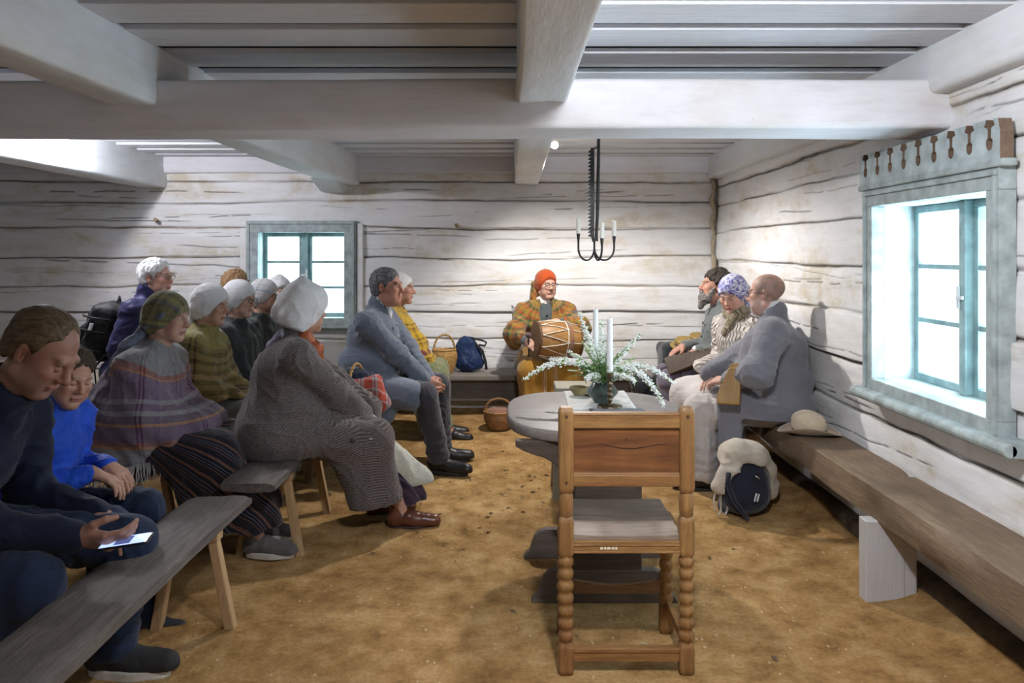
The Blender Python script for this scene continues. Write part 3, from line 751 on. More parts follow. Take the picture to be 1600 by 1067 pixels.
# seat of two boards, slightly dished
def seatboard(y0, y1, zt):
    m = MB(); n = 16; vs = []
    for j, y in enumerate((y0, (y0*2+y1)/3, (y0+2*y1)/3, y1)):
        for i in range(n+1):
            x = -XW+.018+(2*XW-.036)*i/n; vs.append((x, y, zt-.006*math.sin(PI*i/n)*(1 if j in (0, 1) else .5)))
    for j, y in enumerate((y0, (y0*2+y1)/3, (y0+2*y1)/3, y1)):
        for i in range(n+1): vs.append((-XW+.018+(2*XW-.036)*i/n, y, zt-.024))
    q = n+1; fs = []
    for j in range(3):
        for i in range(n):
            fs.append((j*q+i, j*q+i+1, (j+1)*q+i+1, (j+1)*q+i)); o = 4*q; fs.append((o+j*q+i, o+(j+1)*q+i, o+(j+1)*q+i+1, o+j*q+i+1))
        fs.append((j*q, (j+1)*q, 4*q+(j+1)*q, 4*q+j*q)); fs.append((j*q+n, 4*q+j*q+n, 4*q+(j+1)*q+n, (j+1)*q+n))
    for i in range(n): fs.append((i, 4*q+i, 4*q+i+1, i+1)); fs.append((3*q+i, 3*q+i+1, 7*q+i+1, 7*q+i))
    m.add(vs, fs); return m
seatboard(-.005, .205, .500).build('seat', SEATW, ch, bevel=.003)
seatboard(.207, .40, .502).build('seat', SEATW, ch, bevel=.003)
for y0, nm in ((-.016, 'apron'), (.30, 'apron')):
    m = MB(); m.box(-XW+.02, XW-.02, y0, y0+.028, .440, .478); m.box(-XW+.02, XW-.02, y0-.004, y0+.03, .436, .443); m.box(-XW+.02, XW-.02, y0-.003, y0+.028, .462, .466); m.build(nm, HONEY, ch, bevel=.002)
for s in (-1, 1):
    m = MB(); m.box(s*(XW-.006)-.013, s*(XW-.006)+.013, .02, .29, .440, .476); m.build('side_apron', HONEY, ch, bevel=.003)
    m = MB(); m.box(s*(XW-.006)-.011, s*(XW-.006)+.011, .02, .29, .10, .135); m.build('side_stretcher', HONEY, ch, bevel=.004)
m = MB(); m.box(-XW+.02, XW-.02, -.013, .013, .045, .093); m.box(-XW+.02, XW-.02, -.016, .016, .078, .096); m.build('stretcher', HONEY, ch, bevel=.004)
m = MB(); n = 20; pts = [(-.19+.38*i/n, .215) for i in range(n+1)]+[(.19-.38*i/n, .16-.0+.018*(1-math.cos(2*PI*i/n))/2*0) for i in range(n+1)]
pts = [(-.19+.38*i/n, .215-.026*math.sin(PI*i/n)) for i in range(n+1)]+[(.19-.38*i/n, .158) for i in range(n+1)]
m.prism(pts, .295, .315, 'xz'); bpy_fix(m.build('front_stretcher', wood('dark_honey', (.16,.085,.04), (.30,.18,.09), 0), ch).data)
m = MB()
for i, (a, b) in enumerate(((-.095,.010),(-.081,.008),(-.070,.012),(-.054,.010),(-.041,.007))): m.box(a, a+b, -.0175, -.0185, .450, .4585)
m.build('painted_mark', plain('cream_paint', (.75,.68,.5), .6), ch)

# ---------------------------------------------------------- round-cornered trestle table
TOPM = wood('grey_scrubbed_top', (.20,.175,.165), (.35,.315,.30), 0, 4, .5, .3, (.15,.13,.12))
DARK = wood('dark_trestle', (.055,.04,.03), (.13,.10,.08), 0, 5, .6, .3, (.04,.03,.02))
FOOT = wood('grey_brown_foot', (.10,.08,.065), (.22,.185,.16), 0, 5, .7, .4, (.08,.06,.05))
TX, TY, TZ = .40, 3.80, .75
tb = empty('trestle_table', (TX, TY, 0), 0, 'old table with a thick rounded grey top behind the turned chair', 'table')
def sup(rx, ry, e, n=72): return [(rx*abs(math.cos(a))**(2/e)*(1 if math.cos(a) > 0 else -1), ry*abs(math.sin(a))**(2/e)*(1 if math.sin(a) > 0 else -1)) for a in [2*PI*i/n for i in range(n)]]
m = MB(); ringz = [(.700, .965), (.703, .99), (.712, 1.0), (.738, 1.0), (.747, .99), (.750, .975)]
base = sup(.425, .50, 2.9); k = len(base); vs = [(x*s, y*s, z) for z, s in ringz for x, y in base]
m.add(vs, [(i*k+j, i*k+(j+1) % k, (i+1)*k+(j+1) % k, (i+1)*k+j) for i in range(len(ringz)-1) for j in range(k)]+[tuple(range(k-1, -1, -1)), tuple((len(ringz)-1)*k+j for j in range(k))])
m.build('table_top', TOPM, tb, smooth='auto')
def ogee(w, h):
    r = [(w, 0), (w*.97, h*.14), (w*.90, h*.30), (w*.87, h*.55), (w*.83, h*.78), (w*.75, h*.95), (w*.68, h)]
    return r+[(-a, b) for a, b in reversed(r)]
m = MB(); m.prism(ogee(.318, .142), -.44, -.395, 'xz'); bpy_fix(m.build('trestle_foot', FOOT, tb, bevel=.004).data)
m = MB(); m.prism(ogee(.345, .145), .05, .095, 'xz'); bpy_fix(m.build('trestle_foot', FOOT, tb, bevel=.004).data)
for y in (-.4175, .0725):
    m = MB(); m.box(-.13, .16, y-.02, y+.02, .10, .60); m.build('trestle_board', DARK, tb, bevel=.005)
    m = MB(); q = [(-.385, .70), (-.385, .675), (-.35, .655), (-.31, .64), (-.26, .625), (-.215, .60), (-.19, .565), (-.17, .53), (-.13, .515)]
    m.prism(q+[(-a, b) for a, b in reversed(q)], y-.024, y+.024, 'xz'); bpy_fix(m.build('bracket', DARK, tb, bevel=.004).data)
m = MB(); m.box(-.115, .13, -.41, .07, .13, .175); m.build('stretcher_board', FOOT, tb, bevel=.005)

# small wooden saw-stool behind the table
t = empty('wooden_stool', (.405, 4.85, .02), 0, 'small pale wooden trestle stool standing behind the table', 'stool')
GW = wood('pale_grey_wood', (.30,.27,.21), (.46,.42,.33), 0)
m = MB(); m.box(-.14, .19, -.14, .14, .61, .675); m.build('seat', GW, t, bevel=.006)
for sx in (-.11, .15):
    for sy in (-.09, .09): splay_leg(t, (sx, sy, .62), (sx*1.25, sy*1.5, -.0), .045, .04, GW)
m = MB(); m.tube([(-.08, -.1, .60), (.04, -.1, .46)], .016, 8); m.build('brace', GW, t)
# ================================================================== things on and around the furniture
LINEN = fabric('white_linen', (.62,.61,.60), var=.06)
# runner with drawn threadwork
def sheet(name, x0, x1, y0, y1, z, m, parent=None, amp=.004, nx=24, ny=30, th=.003, warp=0, seed=1):
    xs = np.linspace(x0, x1, nx); ys = np.linspace(y0, y1, ny); X, Y = np.meshgrid(xs, ys, indexing='ij')
    Zt = z+th+np.abs(amp*fbm(np.stack([X*9, Y*7, X*0+seed], -1), seed, 2)); X2 = X+warp*(Y-y0)
    top = np.stack([X2, Y, Zt], -1).reshape(-1, 3); bot = np.stack([X2, Y, Zt-th], -1).reshape(-1, 3); n = nx*ny
    I = np.arange(n).reshape(nx, ny); Q = np.stack([I[:-1, :-1], I[1:, :-1], I[1:, 1:], I[:-1, 1:]], -1).reshape(-1, 4)
    rim = list(I[:, 0])+list(I[-1, 1:])+list(I[-2::-1, -1])+list(I[0, -2:0:-1]); S = [(rim[i], rim[i]+n, rim[(i+1) % len(rim)]+n, rim[(i+1) % len(rim)]) for i in range(len(rim))]
    return np_mesh(name, np.concatenate([top, bot]), np.concatenate([Q, Q[:, ::-1]+n, np.array(S)]), m, parent)
rn = NT('runner_cloth'); v = rn.coord(); w = rn.n('ShaderNodeTexChecker'); w.inputs['Scale'].default_value = 34
w.inputs[1].default_value = (.66,.65,.63,1); w.inputs[2].default_value = (.56,.56,.55,1); rn.l(v, w.inputs[0])
rn.base(w.outputs[0]); rn.bump(rn.noise(v, 300, 2), .3, .003); RUN = rn.set(.9, 0, .2)
tag(sheet('table_runner', .27, .60, 3.62, 4.27, TZ+.001, RUN, warp=.02), 'white woven runner lying across the round-cornered table', 'table runner')
tag(sheet('dark_mat', .37, .63, 3.63, 3.75, TZ+.009, fabric('dark_cloth', (.05,.05,.065)), amp=.002, nx=12, ny=8), 'small dark mat on the runner beneath the front candlestick', 'mat')
# vase
vx, vy = .455, 3.935; VASE = plain('dark_green_glaze', (.045,.065,.06), .22, var=.3, scale=25, bump=.05, spec=.6)
t = empty('vase', (vx, vy, TZ+.006), 0, 'squat dark green glazed vase holding the white blossom', 'vase')
m = MB(); m.lathe([(.0,.0),(.040,.0),(.043,.006),(.060,.028),(.078,.048),(.080,.056),(.074,.066),(.054,.095),(.046,.118),(.045,.132),(.040,.132),(.041,.118),(.048,.095),(.06,.07),(.05,.03),(.0,.012)], 32)
m.build('vase_body', VASE, t, smooth='auto')
# bowl behind
t_ = MB(); t_.lathe([(0,0),(.022,0),(.03,.006),(.05,.03),(.056,.045),(.053,.045),(.046,.03),(.025,.01),(0,.008)], 24)
o = t_.build('small_bowl', plain('ochre_glaze', (.30,.24,.11), .35, var=.3), smooth='auto'); o.location = (.355, 4.13, TZ+.006); tag(o, 'small ochre bowl half hidden behind the vase', 'bowl')
# candlesticks and candles
BR = plain('dark_brass', (.16,.12,.07), .35, .8, var=.3, scale=30); WAX = plain('white_wax', (.82,.84,.86), .45, var=.03, bump=.02)
def candlestick(x, y, z, lab, clab, h=.285):
    t = empty('candlestick', (x, y, z), 0, lab, 'candlestick', 'candlesticks on the table')
    m = MB(); m.lathe([(0,0),(.058,0),(.062,.003),(.060,.007),(.03,.011),(.014,.014),(.010,.02)], 24); m.build('drip_foot', BR, t, smooth='auto')
    m = MB(); prof = [(.010,.016)]+[(.007+.007*abs(math.sin(PI*i/4)), .02+i*.0065) for i in range(17)]+[(.010,.132),(.016,.136),(.018,.142),(.018,.165),(.015,.168),(.013,.15),(0,.148)]
    m.lathe(prof, 20); m.build('stem', BR, t, smooth='auto')
    m = MB(); m.lathe([(0,.0),(.0148,.0),(.0150,.02),(.0152,.15),(.0140,h),(.010,h+.004),(0,h+.002)], 20)
    o = m.build('candle', WAX, smooth='auto'); o.location = (x, y, z+.150); tag(o, clab, 'candle', 'tall white candles on the table')
    w = MB(); w.tube([(0,0,h),(.001,0,h+.012)], .0012, 5); w.build('wick', IRON, o)
candlestick(.474, 3.785, TZ+.013, 'dark brass candlestick with a bobbin stem in front of the vase', 'tall white candle in front of the vase, nearest the chair', .275)
candlestick(.445, 4.15, TZ+.006, 'dark brass candlestick hidden behind the vase', 'tall white candle rising behind the blossom', .30)
# blossom branches
LEAF = plain('fresh_leaf', (.20,.40,.07), .5, var=.4, scale=60, bump=.1); BLO = plain('white_blossom', (.90,.92,.88), .7, var=.06, scale=60, bump=.1)
STEM = plain('green_stem', (.14,.24,.08), .6)
def branch(base, d, L, droop, lab, seed, leafy=.5, side=0):
    r = random.Random(seed); t = empty('blossom_branch', base, 0, lab, 'flower', 'blossom branches in the vase')
    P = []; d = Vector(d).normalized(); p = Vector((0,0,-.09)); v = (d*.45+Vector((0,0,1))).normalized(); n = 26
    for i in range(n+1):
        P.append(p.copy()); q = i/n; goal = d+Vector((0,0,-droop*max(0, q-.25)*2.2)); v = (v*.78+goal.normalized()*.34).normalized() if i > 4 else v
        p = p+v*(L+.09)/n
    m = MB(); m.tube(P, [.0028*(1-.7*i/n) for i in range(n+1)], 6); m.build('stem', STEM, t, smooth=True)
    mf = MB(); ml = MB()
    for i in range(7, n+1):
        q = i/n
        for _ in range((22 if q < .85 else 12) if q > .42 else 3):
            a = Vector((r.gauss(0,1), r.gauss(0,1), r.gauss(0,.8)+.5)).normalized()
            rad = r.uniform(.004, .030)*(1.3-q*.85); c = P[i]+(P[min(i+1, n)]-P[i-1])*r.uniform(-.5, .5)+a*rad; s = r.uniform(.004, .0078)*(1.25-q*.5)
            mf.sphere(c, (s, s, s*.7), 5, 3)
        for _ in range(r.choice((4, 5, 6)) if q < .6 else 3):
            a = Vector((r.gauss(0,1), r.gauss(0,1), r.gauss(0,.7)+.25)).normalized(); l = r.uniform(.018, .042)*(1.2-q*.6); w = a.cross(v).normalized()*l*.16
            b = P[i]; e = b+(a+v*.4).normalized()*l; mid = (b+e)/2+Vector((0,0,.003)); ml.add([b, mid+w, e, mid-w, mid+Vector((0,0,-.0012))], [(0,1,4),(1,2,4),(2,3,4),(3,0,4),(0,3,2,1)])
    tag(mf.build('blossoms', BLO, t), kind='stuff'); tag(ml.build('leaves', LEAF, t), kind='stuff')
bz = (vx, vy, TZ+.13)
for i, (d, L, dr, lab) in enumerate((
    ((-1,-.35,.42), .43, .75, 'longest white blossom branch reaching left over the table'),
    ((-.85,.2,.65), .26, .5, 'short white blossom branch rising left above the longest one'),
    ((-.36,.1,1), .34, -.1, 'tall bare-tipped blossom branch leaning up to the left towards the drum'),
    ((-.45,.25,.55), .20, .3, 'stubby blossom cluster left of the rear candle'),
    ((.02,.25,1), .28, .1, 'upright blossom branch behind the front candle'),
    ((.55,.1,.75), .27, .2, 'blossom branch leaning up to the right'),
    ((.95,-.1,.38), .36, .9, 'full white blossom branch arching to the right'),
    ((.9,-.45,.35), .37, 1.7, 'blossom branch drooping over the right side of the table'),
    ((.5,-.6,.45), .18, .6, 'short white blossom cluster right of the front candle'),
    ((-.35,-.6,.5), .16, .6, 'thick white blossom cluster left of the front candle'))): branch(bz, d, L, dr, lab, 30+i)
mL = MB(); r = random.Random(3)
t = empty('fern_foliage', bz, 0, 'feathery fresh green foliage filling the vase mouth', 'foliage')
ms = MB()
for k in range(75):
    a = r.uniform(0, 2*PI); el = r.uniform(.1, 1.1); d = Vector((math.cos(a)*math.cos(el), math.sin(a)*math.cos(el), math.sin(el))); L = r.uniform(.08, .235)
    pts = [Vector((0,0,-.05))+d*.02, Vector((0,0,.0))+d*L*.5, d*L+Vector((0,0,-.02))]; ms.tube(pts, .0012, 4)
    for i in range(11):
        q = .35+.65*i/10; b = pts[1].lerp(pts[2], max(0, (q-.5)*2)) if q > .5 else pts[0].lerp(pts[1], q*2); sd = d.cross(Vector((0,0,1))).normalized()
        for s in (-1, 1):
            e = b+(sd*s+d*.6).normalized()*r.uniform(.014, .032); w = Vector((0,0,1)).cross(e-b).normalized()*.0042; mid = (b+e)/2
            mL.add([b, mid+w, e, mid-w, mid+Vector((0,0,-.001))], [(0,1,4),(1,2,4),(2,3,4),(3,0,4),(0,3,2,1)])
ms.build('stems', STEM, t); tag(mL.build('leaflets', LEAF, t), kind='stuff')

# chandelier: saw-toothed iron trammel with three candle arms
cy = 4.6; hx, _, hz = at(935, 218, cy)
t = empty('iron_candle_hanger', (hx-.008, cy, 1.44), 0, 'black iron hanging candle holder with a saw-toothed bar over the table', 'chandelier')
m = MB(); m.tube([(.012, 0, ZC-1.44+.04), (.010, 0, .6), (.004, 0, .30), (-.002, 0, .165), (0, 0, .14)], .0095, 8); m.build('hanging_rod', IRON, t, smooth=True)
m = MB(); pts = [(-.006, .135)]
for i in range(24):
    z = .165+i*.0215; pts += [(-.006-.010, z), (-.006-.034+.004, z+.004), (-.018, z+.0205)]
pts += [(-.018, .69), (.004, .69), (.004, .135)]
m.prism([(a-.018, b) for a, b in pts], -.004, .004, 'xz'); bpy_fix(m.build('saw_bar', IRON, t).data)
m = MB(); m.tube([(-.016, 0, .685), (.014, 0, .70)], .006, 6); m.tube([(-.014, 0, .14), (-.014, 0, .16)], .014, 8); m.build('hook', IRON, t)
for i, (ax_, ay, ah) in enumerate(((-.108, 0, .185), (.018, -.11, .155), (.105, .02, .17))):
    m = MB(); P = []
    for q in range(13):
        a = PI+PI*q/12; P.append((-.014+(ax_+.014)*(1-math.cos(PI*q/12))/2, ay*(1-math.cos(PI*q/12))/2, .10-.072*math.sin(PI*q/12)*(1) if q < 12 else .10))
    P = [(-.014, 0, .145)]+P+[(ax_, ay, ah-.04)]; m.tube(P, [.006]*len(P), 8); m.build('arm', IRON, t, smooth=True)
    m = MB(); m.lathe([(.006, ah-.045), (.009, ah-.02), (.0125, ah+.012), (.0105, ah+.012), (.008, ah)], 12, (ax_, ay, 0)); m.build('candle_socket', IRON, t, smooth='auto')
    m = MB(); m.lathe([(0, 0), (.0125, 0), (.014, .02), (.0135, .075), (.015, .088), (.009, .094), (0, .09)], 12); o = m.build('candle_stub', plain('cream_wax', (.85,.83,.76), .5, var=.06), smooth='auto')
    o.location = (hx-.008+ax_, cy+ay, 1.44+ah); tag(o, ('half burnt candle on the left arm of the iron hanger', 'half burnt candle on the near arm of the iron hanger', 'half burnt candle on the right arm of the iron hanger')[i], 'candle', 'candle stubs on the iron hanger')

# ---------------------------------------------------------- baskets
WICK = {}
def wicker(name, c):
    if name in WICK: return WICK[name]
    n = NT(name); v = n.coord(); f = n.noise(v, 40, 3)
    n.base(n.ramp(f, [(.3, tuple(x*.55 for x in c)), (.6, c), (.8, tuple(min(1, x*1.3) for x in c))])); n.bump(n.noise(v, 120, 2), .3, .003)
    WICK[name] = n.set(.5, 0, .4); return WICK[name]
def basket(loc, r, h, mt, lab, grp=None, handle=.16, belly=1.18, rz=0, ratio=1.0, lid=False, topr=1.0):
    t = empty('wicker_basket', loc, rz, lab, 'basket', grp)
    def R(q): return r*(.78+(belly-.78)*math.sin(q*PI*.62)**.9*(1 if q < .8 else 1-(q-.8)*(1-topr)*2)) if q < 1.01 else r
    n = 64; rows = 17; m = MB(); vs = []; K = 22
    for i in range(rows*4+1):
        q = i/(rows*4); row = i//4
        for k in range(n):
            a = 2*PI*k/n; w = .0035*math.cos(K*a+PI*row)+.0035*abs(math.sin(PI*i/4)); rr = R(q)+w
            vs.append((rr*math.cos(a), rr*math.sin(a)*ratio, q*h))
    N = rows*4+1
    fs = [(i*n+k, i*n+(k+1) % n, (i+1)*n+(k+1) % n, (i+1)*n+k) for i in range(N-1) for k in range(n)]+[tuple(range(n-1, -1, -1))]
    b = len(vs)                                       # inner wall and floor
    for k in range(n): a = 2*PI*k/n; vs.append(((R(1)-.010)*math.cos(a), (R(1)-.010)*math.sin(a)*ratio, h))
    for k in range(n): a = 2*PI*k/n; vs.append(((R(.6)-.014)*math.cos(a), (R(.6)-.014)*math.sin(a)*ratio, h*.55))
    fs += [((N-1)*n+k, (N-1)*n+(k+1) % n, b+(k+1) % n, b+k) for k in range(n)]+[(b+k, b+(k+1) % n, b+n+(k+1) % n, b+n+k) for k in range(n)]+[tuple(b+n+k for k in range(n-1, -1, -1))]
    m.add(vs, fs); bpy_fix(m.build('woven_side', mt, t, smooth=True).data)
    m = MB(); P = [((R(1)+.003)*math.cos(2*PI*k/32), (R(1)+.003)*math.sin(2*PI*k/32)*ratio, h+.004+.003*math.sin(k*2.4)) for k in range(32)]; m.tube(P, .008, 8, closed=True); m.build('rim', mt, t, smooth=True)
    m = MB()                                          # twisted handle
    for s in (0, PI):
        P = []
        for i in range(60):
            u = i/59; a = PI*u; x = (R(1)-.002)*math.cos(a); z = h-.02+(handle+.02)*math.sin(a)**.8
            P.append((x+.005*math.cos(a)*math.cos(u*50+s), .006*math.sin(u*50+s), z+.004*math.cos(u*50+s)))
        m.tube(P, .0055, 6)
    m.build('handle', mt, t, smooth=True)
    return t
W1, W2 = wicker('golden_wicker', (.46,.27,.09)), wicker('brown_wicker', (.38,.19,.07))
x, y = (779.5-CX)*6.28/F, 6.28
basket((x, y, ground(x, y)+.004), .098, .135, W2, 'round brown wicker basket with a twisted handle on the floor left of the drummer', handle=.105)
bk = bpy.data.objects.new('folded_cloth', None); bpy.data.objects.remove(bk)
def lump(name, c, r, m, seed=1, res=.008, amp=.012, freq=16, parent=None, flat=None):
    pr = [ell((0,0,0), r)]
    return solid(name, pr, m, parent, res=res, disp=lambda V: amp*fbm(V*freq+seed, seed, 3))
o = lump('cloth_bundle', 0, (.088, .088, .045), fabric('rust_brown_cloth', (.26,.13,.09)), 4); o.location = (x, y, ground(x, y)+.135); tag(o, 'crumpled rust and white cloth in the brown basket on the floor', 'cloth')
x, y = (694-CX)*6.62/F, 6.66
basket((x, y, .487), .085, .20, W1, 'tall golden wicker bag-shaped basket on the back bench next to the blue rucksack', handle=.13, belly=1.32, rz=.5, ratio=.75, topr=.35)
x, y, z = at(566, 640, 4.95); x = -1.05-.0
basket((-.98, 4.92, .502), .085, .125, W1, 'golden wicker basket with a pale handle between the herringbone coat and the man in grey', handle=.185, belly=1.1, rz=1.2)
PLR = plaid('red_grey_check', [(0,(.45,.07,.04)),(.45,(.30,.33,.38)),(.6,(.05,.06,.09)),(.68,(.35,.38,.42)),(.85,(.5,.12,.07))], [(0,(.42,.08,.05)),(.5,(.25,.28,.33)),(.62,(.45,.45,.45)),(.7,(.4,.07,.05))], .09, .08)
patxyz = lambda V: np.stack([V[:, 0]+V[:, 1]*.3, V[:, 2]+V[:, 1], V[:, 1]], -1)
o = solid('plaid_bundle', [cap((-.06,0,.10), (.06,.03,.10), .05, .045, .03), cap((.06,.03,.10), (.10,.02,-.02), .05, .05, .03), cap((.10,.02,-.02), (.08,.01,-.07), .045, .03, .03)], PLR, None, .009, disp=lambda V: .012*fbm(V*13, 5, 3), pat=patxyz)
o.location = (-.93, 4.95, .575); tag(o, 'red and grey checked cloth spilling over the basket beside the man in grey', 'cloth')
o = solid('dark_pouch', [ell((0,0,0), (.085,.06,.05))], fabric('navy_cloth', (.025,.03,.05)), None, .009, disp=lambda V: .012*fbm(V*14, 9, 3)); o.location = (-1.0, 4.98, .73); tag(o, 'dark navy bundle lying on the checked cloth in the basket', 'pouch')

# blue rucksack on the back bench
NAVY = fabric('blue_nylon', (.010,.026,.085), 300, .25, .55, .2, .1)
t = empty('rucksack', ((731-CX)*6.78/F, 6.80, .492), 0, 'slumped blue rucksack with a carrying loop on the back bench', 'bag')
solid('bag_body', [ell((0,0,.13), (.125,.075,.14)), ell((.02,-.03,.07), (.125,.075,.075)), cap((-.03,0,.25), (.03,0,.25), .05, .04, .05)], NAVY, t, .008, disp=lambda V: .010*fbm(V*15, 2, 3)+.004*fbm(V*40, 4, 2))
STR = fabric('black_webbing', (.012,.012,.016), 400, .2, .7)
m = MB(); m.tube([(.03,-.02,.29),(.08,-.03,.275),(.13,-.03,.265),(.165,-.03,.25),(.15,-.04,.22),(.10,-.05,.23)], .009, 6); m.tube([(.07,-.04,.24),(.13,-.06,.18),(.16,-.07,.08),(.165,-.07,.02)], .012, 6); m.build('strap', STR, t, smooth=True)
# dark bags on the floor behind the table, in front of the back corner
for i, (px, py, Y, r, lab) in enumerate(((1003, 598, 6.2, (.10,.08,.08), 'small black rucksack on the floor left of the bearded man'), (1045, 596, 6.1, (.14,.10,.12), 'larger black bag on the floor next to the bearded man'))):
    x = (px-CX)*Y/F; g = ground(x, Y); zz = CH-(py-HY)*Y/F
    o = solid('black_bag', [ell((0,0,0), r), ell((.03,0,-r[2]*.5), (r[0]*.9, r[1], r[2]*.6)), cap((0,0,-r[2]), (0,0,-(zz-g)+.05), r[0]*.8, r[0]*.85, .05)], fabric('black_nylon', (.010,.010,.013), 300, .3, .6), None, .012, disp=lambda V: .012*fbm(V*12, 3, 3))
    o.location = (x, Y, zz); tag(o, lab, 'bag')

# dark rucksack with a cream coat thrown over it, on the floor by the side bench
bx, by = (1168-CX)*4.42/F, 4.50; g = ground(bx, by)
t = empty('rucksack', (bx, by, g), 0, 'round dark navy rucksack on the floor beneath the cream coat', 'bag')
DK = fabric('dark_navy_canvas', (.010,.011,.022), 300, .25, .75)
solid('bag_body', [ell((0,0,.165), (.150,.12,.165)), ell((0,-.03,.11), (.145,.12,.11)), cap((-.1,.02,.03), (.1,.02,.03), .04, .04, .04)], DK, t, .009, cut=lambda X, Y, Z: -(Z+.0)+X*0+Y*0, disp=lambda V: .005*fbm(V*14, 2, 3))
m = MB(); m.tube([(-.115,-.115,.26),(-.125,-.135,.2),(-.10,-.16,.12),(-.05,-.165,.05),(-.02,-.17,.012)], [.016,.016,.014,.012,.01], 8); m.build('strap', DK, t, smooth=True)
m = MB(); m.box(-.015, -.007, -.1585, -.1545, .112, .158); m.box(.0, .008, -.1585, -.1545, .115, .158); m.build('reflector', plain('silver_tape', (.6,.6,.62), .4), t).rotation_euler = (0,.25,0)
m = MB(); m.box(-.012, .012, -.004, .004, -.016, .016); o = m.build('patch', plain('pale_patch', (.55,.55,.6), .6), t); o.location = (-.104, -.108, .235); o.rotation_euler = (.3, .4, -.7)
m = MB(); m.tube([(.03,-.128,.245),(.045,-.135,.238),(.052,-.134,.23)], .003, 6); m.build('zip_pull', plain('brass_zip', (.5,.42,.3), .4, .6), t)
CREAM = fabric('cream_wool', (.50,.44,.36), 260, .1, .95)
def coatcut(X, Y, Z): return -(((X*1.02)**2+((Y+.02)*1.0)**2+(Z-.145)**2)**.5-.158)
solid_o = solid('draped_coat', [cap((-.165,-.06,.15), (-.04,-.03,.335), .034, .058, .05), cap((-.14,-.08,.14), (-.07,-.09,.24), .03, .04, .03), cap((-.03,-.03,.335), (.05,-.02,.31), .07, .07, .05), cap((.05,-.02,.31), (.15,.03,.22), .060, .045, .04), cap((.15,.03,.22), (.19,.07,.13), .045, .028, .04), ell((.0,.05,.30), (.13,.10,.09), k=.05), cap((.10,.02,.27), (.16,.06,.09), .06, .05, .04)], CREAM, None, .009, cut=coatcut, disp=lambda V: .005*fbm(V*np.array([9, 9, 16]), 12, 3)+.006*np.clip(1-3*np.abs(vnoise(V*np.array([7, 7, 16]), 8)), 0, 1))
solid_o.location = (bx, by, g+.015); tag(solid_o, 'cream wool coat thrown over the navy rucksack on the floor', 'coat')
m = MB()
for dx, s in ((0, 1), (.035, .8)):
    for th in (0,):
        P = [(-.17+dx, -.06, .15), (-.19+dx, -.075, .08), (-.185+dx, -.08, .02), (-.165+dx, -.085, -.005), (-.15+dx, -.08, .02), (-.15+dx, -.07, .10)]
        vs = []; 
        for p in P: vs += [(p[0], p[1]-.012, p[2]), (p[0], p[1]+.012, p[2]), (p[0]+.004, p[1]+.012, p[2]+.002), (p[0]+.004, p[1]-.012, p[2]+.002)]
        fs = []
        for i in range(len(P)-1):
            for j in range(4): fs.append((i*4+j, i*4+(j+1) % 4, (i+1)*4+(j+1) % 4, (i+1)*4+j))
        m.add(vs, fs)
m.build('belt', fabric('cream_belt', (.40,.36,.31)), solid_o)

# felt hat on the side bench
hx_, hy_ = 1.675, 4.40; BZ = .492
t = empty('felt_hat', (hx_, hy_, BZ), 0, 'cream felt hat with a creased crown lying on the side bench', 'hat')
FELT = fabric('cream_felt', (.60,.50,.36), 500, .06, .9, .2, .3); BRIM = fabric('tan_felt', (.36,.28,.20), 500, .08, .9, .2, .3)
def hatbrim():
    n = 56; rs = [.085, .105, .125, .145, .162]; V = []; 
    for s in (0, 1):
        for r_ in (rs if s == 0 else rs[::-1]):
            for k in range(n):
                a = 2*PI*k/n; up = -.006+.048*abs(math.sin(a))**2.2*((r_-.085)/.077)**1.3
                V.append((r_*math.cos(a)*1.06, r_*math.sin(a)*.86, .010+up+(.004 if s == 0 else 0)))
    m = MB(); N = len(rs)*2; m.add(V, [(i % N*n+k, i % N*n+(k+1) % n, (i+1) % N*n+(k+1) % n, (i+1) % N*n+k) for i in range(N) for k in range(n)]); return m
bpy_fix(hatbrim().build('brim', BRIM, t, smooth=True).data)
solid('crown', [ell((0,0,.045), (.092,.078,.075), k=.02), ell((-.01,0,.085), (.082,.070,.055), k=.03), cap((-.07,0,.150), (.09,0,.135), .026, .032, .03, -1), cap((.085,-.07,.095), (.04,-.085,.12), .026, .03, .03, -1), cap((.085,.07,.095), (.04,.085,.12), .026, .03, .03, -1)], FELT, t, .005, cut=lambda X, Y, Z: .012-Z+X*0+Y*0, disp=lambda V: .002*fbm(V*30, 3, 2))
m = MB(); m.lathe([(.0905,.012),(.0925,.012),(.0915,.030),(.0895,.030)], 48); o = m.build('hat_band', fabric('dark_band', (.06,.05,.045)), t, smooth='auto'); o.scale = (1.02,.865,1)
for o_ in [t]: t.rotation_euler = (0, 0, -.35)
